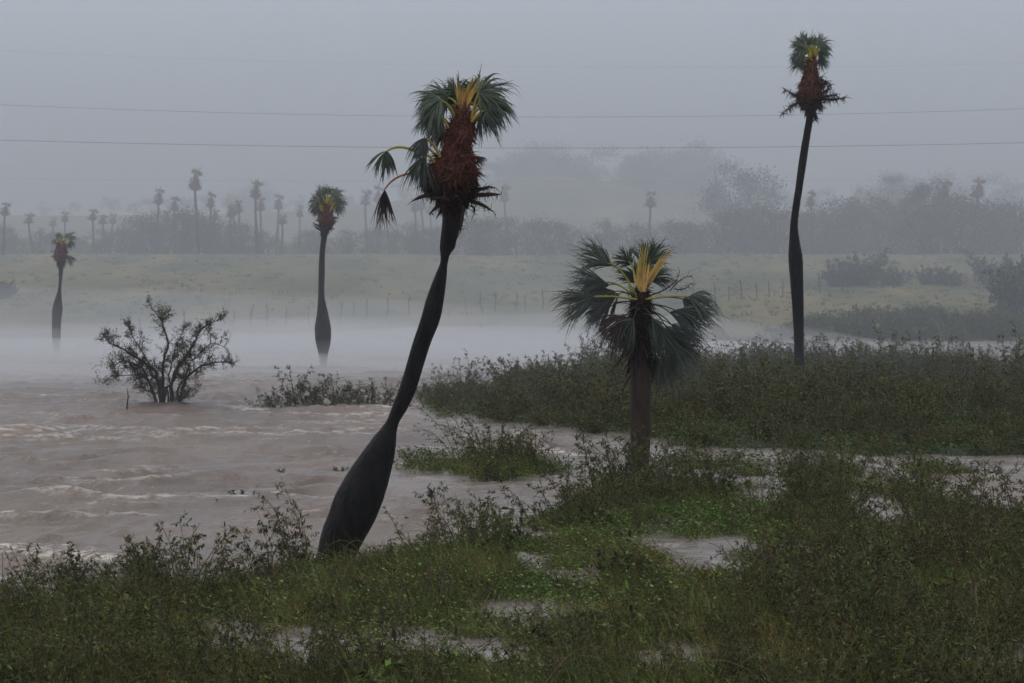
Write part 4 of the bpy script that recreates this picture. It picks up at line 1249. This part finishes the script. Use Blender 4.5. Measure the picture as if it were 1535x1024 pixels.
def spreading_shrub():
    rg = np.random.default_rng(77)
    org = at(245, 602, YS)
    root = empty("shrub", (org[0], org[1], 0)); org = np.array([org[0], org[1], 0])
    tag(root, "wide-branched small-leaved shrub standing alone in the flooded river", "shrub")
    limbs = [[(600, 960), (560, 830), (520, 740), (470, 640), (370, 585), (290, 580), (180, 640)], [(635, 960), (630, 800), (600, 650), (500, 570), (440, 530), (330, 460), (260, 420), (190, 340)],
             [(655, 960), (650, 820), (640, 650), (655, 540), (690, 430), (650, 300), (620, 220), (530, 110)], [(720, 960), (715, 800), (730, 680), (790, 590), (850, 520), (900, 400), (950, 310), (1000, 270), (1105, 225)],
             [(780, 950), (820, 800), (850, 720), (900, 670), (980, 620), (1060, 600), (1130, 580), (1235, 595)], [(590, 950), (555, 820), (520, 735), (460, 710), (400, 690), (270, 700), (170, 780)],
             [(725, 960), (740, 850), (700, 700), (740, 560), (760, 470), (830, 300)], [(640, 960), (660, 780), (560, 700), (540, 600), (480, 480), (430, 400), (380, 280)],
             [(790, 950), (770, 850), (800, 770), (840, 720), (870, 600), (960, 500), (1080, 420), (1200, 470)], [(785, 950), (850, 860), (920, 820)], [(600, 950), (540, 840), (470, 840), (400, 750)],
             [(700, 950), (690, 820), (640, 780), (570, 720)], [(660, 940), (690, 800), (760, 740), (830, 560), (920, 560), (1040, 500)]]
    st, fo = MB(), MB()

    def twig(p, d, L, r, lvl):
        pts = [p]; n = 5
        for i in range(n):
            d = norm(d + rg.normal(0, 0.28, 3) + np.array([0, 0, 0.05])); pts.append(pts[-1] + d * L / n)
        pts = np.array(pts)
        st.tube(pts, np.linspace(r, r * 0.4, n + 1), 4 if lvl < 2 else 3)
        if lvl < 2:
            for i in range(1, n + 1):
                for _ in range(2 if lvl == 0 else 1):
                    if rg.random() < 0.8:
                        twig(pts[i], norm(d + rg.normal(0, 0.75, 3)), L * rg.uniform(.45, .75), r * .55, lvl + 1)
        if lvl >= 1:
            k = rg.integers(1, 4)
            P = pts[rg.integers(1, n + 1, k)] + rg.normal(0, .02, (k, 3))
            fo.leaves(P, rg.normal(0, 1, (k, 3)), rg.normal(0, .5, (k, 3)) + np.array([0, 0, 1]), rg.uniform(.04, .085, k), rg.uniform(.02, .04, k), leaf_cols(rg, k, (DEEP * .9, OLIVE), (3, 2)))

    for li, L in enumerate(limbs):
        dep = rg.normal(0, 0.9)
        n = len(L)
        P = np.array([at(*zs(*q), YS) - org + np.array([0, dep * (i / n), 0]) for i, q in enumerate(L)])
        # smooth
        t = np.linspace(0, n - 1, n * 3)
        Pf = np.stack([np.interp(t, np.arange(n), P[:, c]) for c in range(3)], -1) + rg.normal(0, .012, (len(t), 3))
        r0 = 0.062 if li < 5 else 0.04
        st.tube(Pf, np.linspace(r0, r0 * .22, len(t)), 5)
        for i in range(int(len(t) * .3), len(t)):
            for _ in range(2):
                if rg.random() < 0.78:
                    ax = norm(Pf[min(i + 1, len(t) - 1)] - Pf[i - 1])
                    twig(Pf[i], norm(ax * .6 + rg.normal(0, .7, 3) + np.array([0, 0, .25])), rg.uniform(.20, .46), .011, 1 if rg.random() < .5 else 0)
    # the leafier spray low on one side
    c = at(*zs(250, 590), YS) - org
    k = 260
    P = c + rg.normal(0, 1, (k, 3)) * np.array([.30, .3, .18])
    fo.leaves(P, rg.normal(0, 1, (k, 3)), rg.normal(0, .5, (k, 3)) + np.array([0, 0, 1]), rg.uniform(.05, .10, k), rg.uniform(.03, .05, k), leaf_cols(rg, k, (OLIVE, FRESH * .8), (3, 2)))
    st.build("branches", MAT["twig"], root)
    fo.build("foliage", MAT["leaf"], root)


spreading_shrub()

# ------------------------------------------------------------------ bank and field bushes
bankk = Kind([shrub_proto("bank_shrub", 400 + i, h=h_, spread=sp, nstem=18, nbr=9, nleaf=9, leaf=(0.15, 0.065), pal=(FRESH * .8, OLIVE, DEEP), wts=(4, 3, 1.5), stemr=.014) for i, (h_, sp) in enumerate(((1.2, 1.5), (0.9, 1.7), (1.5, 1.2)))])
for i in range(170):
    px = rz.uniform(1085, 1620)
    py = rz.uniform(492, 514) if px > 1150 else rz.uniform(506, 514)
    p = gnd(px, py)
    y = SHORE + 1.5 + (514 - py) / 22 * 20 * min(1, (px - 1060) / 260)
    x = (px - PW / 2) / F * y
    bankk.put(x, y, ground_z(x, y), rz.uniform(.5, .95) * (0.6 if px < 1200 else 0.9), rz.uniform(0, 6), ("tall leafy bush", "low broad green bush", "slim upright bush")[(0, 1, 2)[bankk.n % 3]] + (" at the misty tip of the far bank" if px < 1200 else " on the far bank behind the kinked tall palm" if px < 1350 else " on the far bank below the field bushes"), "shrub", "bushes lining the far bank")

fieldk = Kind([shrub_proto("field_bush", 420 + i, h=2.6, spread=2.4, nstem=34, nbr=11, nleaf=10, leaf=(0.22, 0.10), pal=(DEEP, OLIVE * .8, GREY * .7), wts=(3, 2, 2), stemr=.03, wind=(-.05, 0, 0)) for i in range(2)])
for (px, py, s, lab) in ((1290, 432, 1.05, "broad rounded bush with twigs sticking up on the misty field"), (1262, 434, .75, "smaller bush leaning on the broad rounded field bush"), (1335, 432, .6, "low scrubby bush beyond the broad rounded field bush"),
                         (1402, 430, .75, "middle-sized bush alone on the misty field between larger ones"), (1425, 432, .5, "little bush tucked against the middle-sized field bush"),
                         (1536, 428, 1.6, "largest dark bush of the misty field, as tall as a small tree"), (1490, 430, 1.0, "rounded bush at the foot of the largest field bush"), (-8, 452, .7, "bush at the edge of the meadow past the short red-headed palm"), (1560, 432, 1.5, "big bush behind the largest dark field bush")):
    Y = 43778 / (py - 381 + 181.2)
    x = (px - PW / 2) / F * Y
    if px > 1500:
        Y = 160 if px < 1540 else 166; x = (px - PW / 2) / F * Y; s *= 0.95
    fieldk.put(x, Y, ground_z(x, Y) - .1, s, rz.uniform(0, 6), lab, "bush", None)


# fence posts
def post_proto(seed):
    rg = np.random.default_rng(seed)
    m = MB(); k = rg.normal(0, .022, (5, 2))
    m.tube([(k[i][0], k[i][1], z) for i, z in enumerate((-.35, .2, .6, 1.0, 1.3))], [.055, .05, .048, .045, .04], 7, np.ones(3) * rg.uniform(.7, 1.2))
    if seed % 3 == 0:
        m.tube([(k[3][0], k[3][1], .95), (k[3][0] + .15, 0, 1.2), (k[3][0] + .14, 0, 1.45)], [.035, .03, .015], 5)
    return m.build("fence_post", MAT["post_wood"])


posts = Kind([post_proto(s) for s in (1, 2, 3, 5)])
for px in (208, 240, 278, 312, 350, 375, 400, 428, 463, 488, 510, 530, 549, 581, 613, 640, 699, 722, 743, 773, 787, 815, 1040, 1072, 1093, 1112, 1135, 1153, 1174, 1228, 1262):
    py = 497 - (px - 350) * 49 / 800
    Y = 43778 / (py - 381 + 181.2)
    x = (px - PW / 2) / F * Y
    o = posts.put(x, Y, ground_z(x, Y), rz.uniform(.8, 1.15), rz.uniform(0, 6), "crooked grey fence post in the line crossing the misty field", "post", "fence posts crossing the field")
    o.rotation_euler = (rz.uniform(-.08, .08), rz.uniform(-.12, .12), rz.uniform(0, 6))


# ------------------------------------------------------------------ trees and scrub of the crest
def make_tree(name, seed, h, w, trunk, nclump, nl, leaf, pal, open_=0.5):
    rg = np.random.default_rng(seed)
    root = empty(name, (0, 0, 0))
    st, fo = MB(), MB()
    for b in range(9 if trunk > .2 else 14):
        a = rg.uniform(0, 6.28); e = np.array([math.cos(a) * w * rg.uniform(.2, .8), math.sin(a) * w * rg.uniform(.2, .8), h * rg.uniform(.55, .95)])
        s = np.array([0, 0, h * trunk * rg.uniform(.5, 1)]) if trunk > .05 else rg.normal(0, .2, 3) * np.array([w, w, 0])
        st.tube(bez(s, np.array([e[0] * .3, e[1] * .3, e[2] * .7]), e, 7), np.linspace(.05 * h ** .5, .012, 7), 4)
    if trunk > .05:
        st.tube([(0, 0, -.5), (.05, 0, h * trunk * .5), (0, .05, h * trunk)], [.11 * h ** .5, .09 * h ** .5, .07 * h ** .5], 7)
    for c in range(nclump):
        a = rg.uniform(0, 6.28); r = w * math.sqrt(rg.random()); z = rg.uniform(trunk * .8, 1.0)
        lim = math.sqrt(max(0.05, 1 - ((z - .6) / .48) ** 2)) if trunk > .05 else math.sqrt(max(.05, 1 - z ** 2)) + .1
        ctr = np.array([math.cos(a) * r * lim, math.sin(a) * r * lim, z * h])
        cr = rg.uniform(.11, .20) * w
        P = ctr + rg.normal(0, 1, (nl, 3)) * cr * np.array([1, 1, .7])
        P[:, 2] = np.maximum(P[:, 2], .05)
        fo.leaves(P, rg.normal(0, 1, (nl, 3)), rg.normal(0, .6, (nl, 3)) + np.array([0, 0, 1]), rg.uniform(.6, 1.4, nl) * leaf, rg.uniform(.3, .7, nl) * leaf, leaf_cols(rg, nl, pal, np.ones(len(pal))))
    st.build("trunk" if trunk > .05 else "stems", MAT["twig"], root)
    fo.build("crown" if trunk > .05 else "foliage", MAT["far_leaf"], root)
    return root


FP = (DEEP * 1.1, OLIVE * .9, GREY * .8)
scrub = Kind([make_tree("crest_bush", 500 + i, 4.2, 3.4, 0.0, 40, 90, .24, FP) for i in range(3)])
trees = Kind([make_tree("crest_tree", 520 + i, 7.5, 3.0, .38, 40, 150, .22, FP) for i in range(3)])
# low scrub along the whole crest
for i in range(52):
    px = -40 + i * 31 + rz.uniform(-12, 12)
    Y = rz.uniform(243, 268)
    x = (px - PW / 2) / F * Y
    top = np.interp(px, (-40, 60, 150, 215, 260, 330, 420, 470, 560, 650, 740, 800, 880, 940, 1000, 1100, 1200, 1300, 1400, 1480, 1560),
                    (345, 350, 352, 330, 325, 332, 352, 352, 345, 335, 332, 330, 338, 345, 332, 325, 312, 312, 306, 312, 300)) + rz.uniform(-8, 10)
    zt = at(px, top, Y)[2]; z0 = ground_z(x, Y)
    s = max(.35, (zt - z0) / 4.0)
    scrub.put(x, Y, z0 - .1, s, rz.uniform(0, 6), "hazy scrub bush " + ("under the far row of palms" if px < 480 else "behind the leaning palm on the far crest" if px < 800 else "around the lone slim palm of the far crest" if px < 1080 else "of the dense belt below the leafy far trees"), "bush", "scrub belt of the far crest").scale = (max(s, .7), max(s, .7), s)
for (px, top, Y, sw, lab) in ((1388, 268, 256, .8, "bushy leafy tree standing out of the scrub beside the far crest palms"), (1365, 285, 258, .7, "shorter leafy tree at the edge of the far tree clump"), (1405, 276, 262, .7, "leafy tree wedged between palms on the far crest"),
                              (1113, 246, 300, 1.2, "round-headed lone tree looming pale in the mist"), (228, 330, 250, .7, "low leafy tree below the palms in the far scrub"), (275, 318, 250, .9, "dark leafy tree under the tallest palm of the far row"),
                              (305, 325, 247, .9, "rounded dark tree beside the tallest far palm's foot"), (1515, 300, 262, .9, "leafy tree above the largest field bush"), (1330, 262, 330, .7, "flat-topped pale tree in the mist above the scrub"), (1295, 280, 330, .7, "faint pale tree beside the flat-topped misty tree")):
    x = (px - PW / 2) / F * Y
    zt = at(px, top, Y)[2]; z0 = ground_z(x, Y)
    s = (zt - z0) / 7.7
    trees.put(x, Y, z0 - .1, s, rz.uniform(0, 6), lab, "tree", "trees of the far crest").scale = (max(s * sw, .5), max(s * sw, .5), s)

# far wood on the ridge: one mass in the mist
m = MB()
arrs = []
rg = np.random.default_rng(88)
for v in range(3):
    q = MB(); nl = 1100
    c = rg.normal(0, 1, (14, 3)) * np.array([2.6, 2.6, 1.5]) + np.array([0, 0, 5.5])
    P = c[rg.integers(0, 14, nl)] + rg.normal(0, 1, (nl, 3)) * np.array([.95, .95, .7])
    q.leaves(P, rg.normal(0, 1, (nl, 3)), rg.normal(0, 1, (nl, 3)), rg.uniform(.3, .7, nl), rg.uniform(.25, .5, nl), leaf_cols(rg, nl, FP, (1, 1, 1)))
    q.tube([(0, 0, -1), (0.1, 0, 3), (0, 0, 6)], [.35, .3, .2], 5, BROWN * .5)
    arrs.append(q.arrays())
wx_ = []
for i in range(330):
    Y = rg.uniform(440, 540)
    px = rg.uniform(-150, 1680)
    dens = np.interp(px, (-150, 200, 600, 720, 760, 900, 940, 1060, 1090, 1300, 1680), (.12, .25, .25, .5, 1, 1, .7, .8, .3, .3, .35))
    if rg.random() > dens:
        continue
    x = (px - PW / 2) / F * Y
    top = np.interp(px, (-150, 200, 600, 720, 770, 880, 905, 1000, 1060, 1100, 1300, 1680), (300, 285, 280, 258, 226, 226, 250, 232, 236, 272, 262, 270)) + rg.uniform(0, 45)
    z0 = float(np.interp(Y, (330, 420), (0, 1))) ** 1.4
    zg = ground_z(x, Y) + z0 * (5.5 + 6.5 * math.exp(-((x - 6) / 26) ** 2) + 3.0 * float(fbm(x * .02, Y * .006, 31)))
    zt = at(px, top, Y)[2]
    s = np.clip((zt - zg) / 8.0, .35, 2.1)
    wx_.append((x, Y, zg, s))
wx_ = np.array(wx_)
for v in range(3):
    w_ = wx_[v::3]
    m.stamp(arrs[v], w_[:, :3], rg.uniform(0, 6.28, len(w_)), w_[:, 3])
o = m.build("far_woods", MAT["far_leaf"])
tag(o, "distant wooded rise almost lost in the mist", None, None, "stuff")

# ------------------------------------------------------------------ power lines over the far field
YW = 165.0
XE = 62.0
for (yl, ym, yr_, rad, lab) in ((76, 100, 95, .0028, "topmost faint power line sagging across the grey sky"), (157, 175.5, 163, .009, "second power line from the top across the grey sky"),
                                (210, 222, 214, .012, "third power line down, darkest, sagging over the far palms"), (268, 272, 268, .0025, "lowest faint power line just above the far crest")):
    a, b, c = at(0, yl, YW), at(800, ym, YW), at(1535, yr_, YW)
    co = np.polyfit([a[0], b[0], c[0]], [a[2], b[2], c[2]], 2)
    xs = np.linspace(-XE, XE, 60)
    P = np.stack([xs, np.full(60, YW), np.polyval(co, xs)], -1)
    m = MB(); m.tube(P, np.full(60, rad), 5)
    o = m.build("power_line", MAT["wire"]); tag(o, lab, "wire")

# ------------------------------------------------------------------ low ground cover between the shrubs
rg = np.random.default_rng(600)
vines = []
for v in range(4):
    q = MB(); nl = 26
    P = np.stack([rg.normal(0, .16, nl), rg.normal(0, .16, nl), rg.uniform(.0, .20, nl)], -1)
    q.leaves(P, rg.normal(0, 1, (nl, 3)) * np.array([1, 1, .5]) + np.array([-.3, 0, 0.1]), rg.normal(0, .5, (nl, 3)) + np.array([0, 0, 1]), rg.uniform(.05, .11, nl), rg.uniform(.018, .04, nl), leaf_cols(rg, nl, (FRESH, OLIVE, FRESH * np.array([.95, 1.05, 1.3])), (3, 3, 1.5)))
    vines.append(q.arrays())
tufts = []
for v in range(4):
    q = MB(); nb = 14
    P = np.stack([rg.normal(0, .09, nb), rg.normal(0, .09, nb), np.full(nb, -.05)], -1)
    D = rg.normal(0, .45, (nb, 3)) * np.array([1, 1, 0]) + np.array([-.25, 0, 1])
    q.blades(P, D, rg.uniform(.18, .5, nb), rg.uniform(.008, .016, nb), rg.uniform(.5, 2.2, nb), leaf_cols(rg, nb, (FRESH, OLIVE, BROWN * 1.2), (3, 3, 1)), 3)
    tufts.append(q.arrays())


def cover(name, protos, n, seed, region, yr, smin, smax, label, mat="leaf", bright=(.75, 1.6)):
    rg = np.random.default_rng(seed)
    X = []
    got = 0
    while got < n:
        y = rg.uniform(yr[0], yr[1], 6000); x = rg.uniform(-1, 1, 6000) * (1.3 * y * PW / 2 / F + 1.2)
        ok = region(x, y) & (rg.random(6000) < 0.25 + 1.1 * (fbm(x * .7, y * .45, seed) - .15))
        X.append(np.stack([x[ok], y[ok]], -1)); got += ok.sum()
    X = np.concatenate(X)[:n]
    z = height(X[:, 0], X[:, 1])
    L = np.stack([X[:, 0], X[:, 1], np.maximum(z, -.03)], -1)
    m = MB()
    hue = fbm(X[:, 0] * .35, X[:, 1] * .2, seed + 4)
    for v, arr in enumerate(protos):
        s = slice(v, None, len(protos)); k = len(L[s])
        hv = np.clip((hue[s] - .5) * 3, -1, 1)[:, None]
        tint = np.where(hv > 0, 1 + hv * np.array([.35, .05, .05]), 1 + hv * np.array([.15, -.05, .1])) * rg.uniform(*bright, (k, 1))
        m.stamp(arr, L[s], rg.uniform(-.9, .9, k), rg.uniform(smin, smax, k), tint)
    o = m.build(name, MAT[mat])
    tag(o, label, None, None, "stuff")
    return o


cover("ground_vines", vines, 9600, 610, lambda x, y: veg(x, y), (24.5, 57), .5, 1.1, "low tangled green vines and leaves floating between the shrubs")
cover("grass", tufts, 8900, 620, lambda x, y: veg(x, y), (24.5, 57), .5, 1.15, "wet bent grass blades between the shrubs")
reeds = []
for v in range(5):
    q = MB(); nb = 12
    P = np.stack([rg.normal(0, .10, nb), rg.normal(0, .10, nb), np.full(nb, -.05)], -1)
    D = rg.normal(0, .38, (nb, 3)) * np.array([1, 1, 0]) + np.array([-.2, 0, 1])
    q.blades(P, D, rg.uniform(.35, .95, nb), rg.uniform(.006, .013, nb), rg.uniform(.3, 1.9, nb), leaf_cols(rg, nb, (FRESH * np.array([1.2, 1.1, 1.3]), OLIVE * 1.2, BROWN * 1.5, np.array([.26, .21, .10])), (3, 3, 2, .7)), 4)
    reeds.append(q.arrays())
cover("tall_grass", reeds, 3500, 640, lambda x, y: veg(x, y) & (fbm(x * .5, y * .35, 811) > .46) & ~low_place(x, y), (24.5, 57), .55, 1.1, "long bent wet grass and thin weed stalks among the shrubs")
cover("undergrowth", vines, 6000, 630, lambda x, y: inside(THICKET, x, y) | inside(ISLE, x, y) | (veg(x, y) & (y > 55)), (55, 112), .8, 1.5, "low undergrowth filling the flooded thicket", bright=(.55, 1.0))

# long pale runners arching through the weeds
q_ = MB(); rg = np.random.default_rng(660)
pts = scatter(lambda x, y: veg(x, y), 620, .3, 661, (0, 0), (25, 56))
zz_ = height(pts[:, 0], pts[:, 1])
for (x, y), z in zip(pts, zz_):
    L = rg.uniform(.5, 1.3); a = rg.uniform(-.7, .7) + (math.pi if rg.random() < .6 else 0)
    z = max(z, -.05)
    c1 = np.array([x, y, z + .1]); up = L * rg.uniform(.25, .75)
    e = c1 + np.array([math.cos(a) * L, math.sin(a) * L * .6, up * rg.uniform(-.1, .9)])
    q_.tube(bez(c1, (c1 + e) / 2 + np.array([0, 0, up]), e, 7), np.linspace(.006, .0025, 7), 3, leaf_cols(rg, 1, (OLIVE * 2.0, BROWN * 1.8, np.array([.22, .19, .09])), (2, 2, 1))[0])
tag(q_.build("weed_runner_growth", MAT["leaf"]), "long pale runner stems arching through the weeds", None, None, "stuff")

# rough grass tufts on the far field
rg = np.random.default_rng(670)
tf = []
for v in range(3):
    q = MB(); nb = 9
    P = np.stack([rg.normal(0, .25, nb), rg.normal(0, .25, nb), np.full(nb, -.05)], -1)
    q.blades(P, rg.normal(0, .5, (nb, 3)) * np.array([1, 1, 0]) + np.array([-.3, 0, 1]), rg.uniform(.15, .5, nb), rg.uniform(.05, .1, nb), rg.uniform(.4, 1.8, nb), leaf_cols(rg, nb, (FRESH * .9, OLIVE * 1.5, np.array([.17, .14, .06])), (2, 3, 2)), 2)
    tf.append(q.arrays())
n_ = 4200
y = rg.uniform(141, 243, n_); x = rg.uniform(-1, 1, n_) * (.25 * y + 3)
ok = fbm(x * .12, y * .06, 672) + rg.normal(0, .08, n_) > .47
x, y = x[ok], y[ok]
L = np.stack([x, y, height(x, y, 0.0)], -1)
m = MB()
for v in range(3):
    m.stamp(tf[v], L[v::3], rg.uniform(-1, 1, len(L[v::3])), rg.uniform(.35, 1.0, len(L[v::3])))
tag(m.build("field_grass", MAT["far_leaf"]), "rough tufted grass of the misty field", None, None, "stuff")

# the same scrub going on beside the view
arr_ = []
for v in range(4):
    st, fo = make_shrub(700 + v, h=1.0, spread=.9, nstem=9, nbr=7, nleaf=8, leaf=(.075, .03), pal=(OLIVE, DEEP, BROWN), wts=(5, 4, 2))
    arr_.append(fo.arrays())
rg = np.random.default_rng(701)
y = rg.uniform(25, 110, 9000); x = rg.uniform(-1, 1, 9000) * (1.35 * y * PW / 2 / F + 2.5)
ok = (np.abs(x) > 1.12 * y * PW / 2 / F + .8) & veg(x, y) & (rg.random(9000) < .5)
x, y = x[ok][:420], y[ok][:420]
L = np.stack([x, y, height(x, y)], -1)
m = MB()
for v in range(4):
    k = len(L[v::4]); m.stamp(arr_[v], L[v::4], rg.uniform(-1, 1, k), rg.uniform(.6, 1.2, k) * np.where(L[v::4, 1] > 57, 1.35, .95), rg.uniform(.7, 1.2, (k, 1)) * np.ones(3))
tag(m.build("scrub_growth", MAT["leaf"]), "more flooded scrub beyond the edges of the thicket", None, None, "stuff")
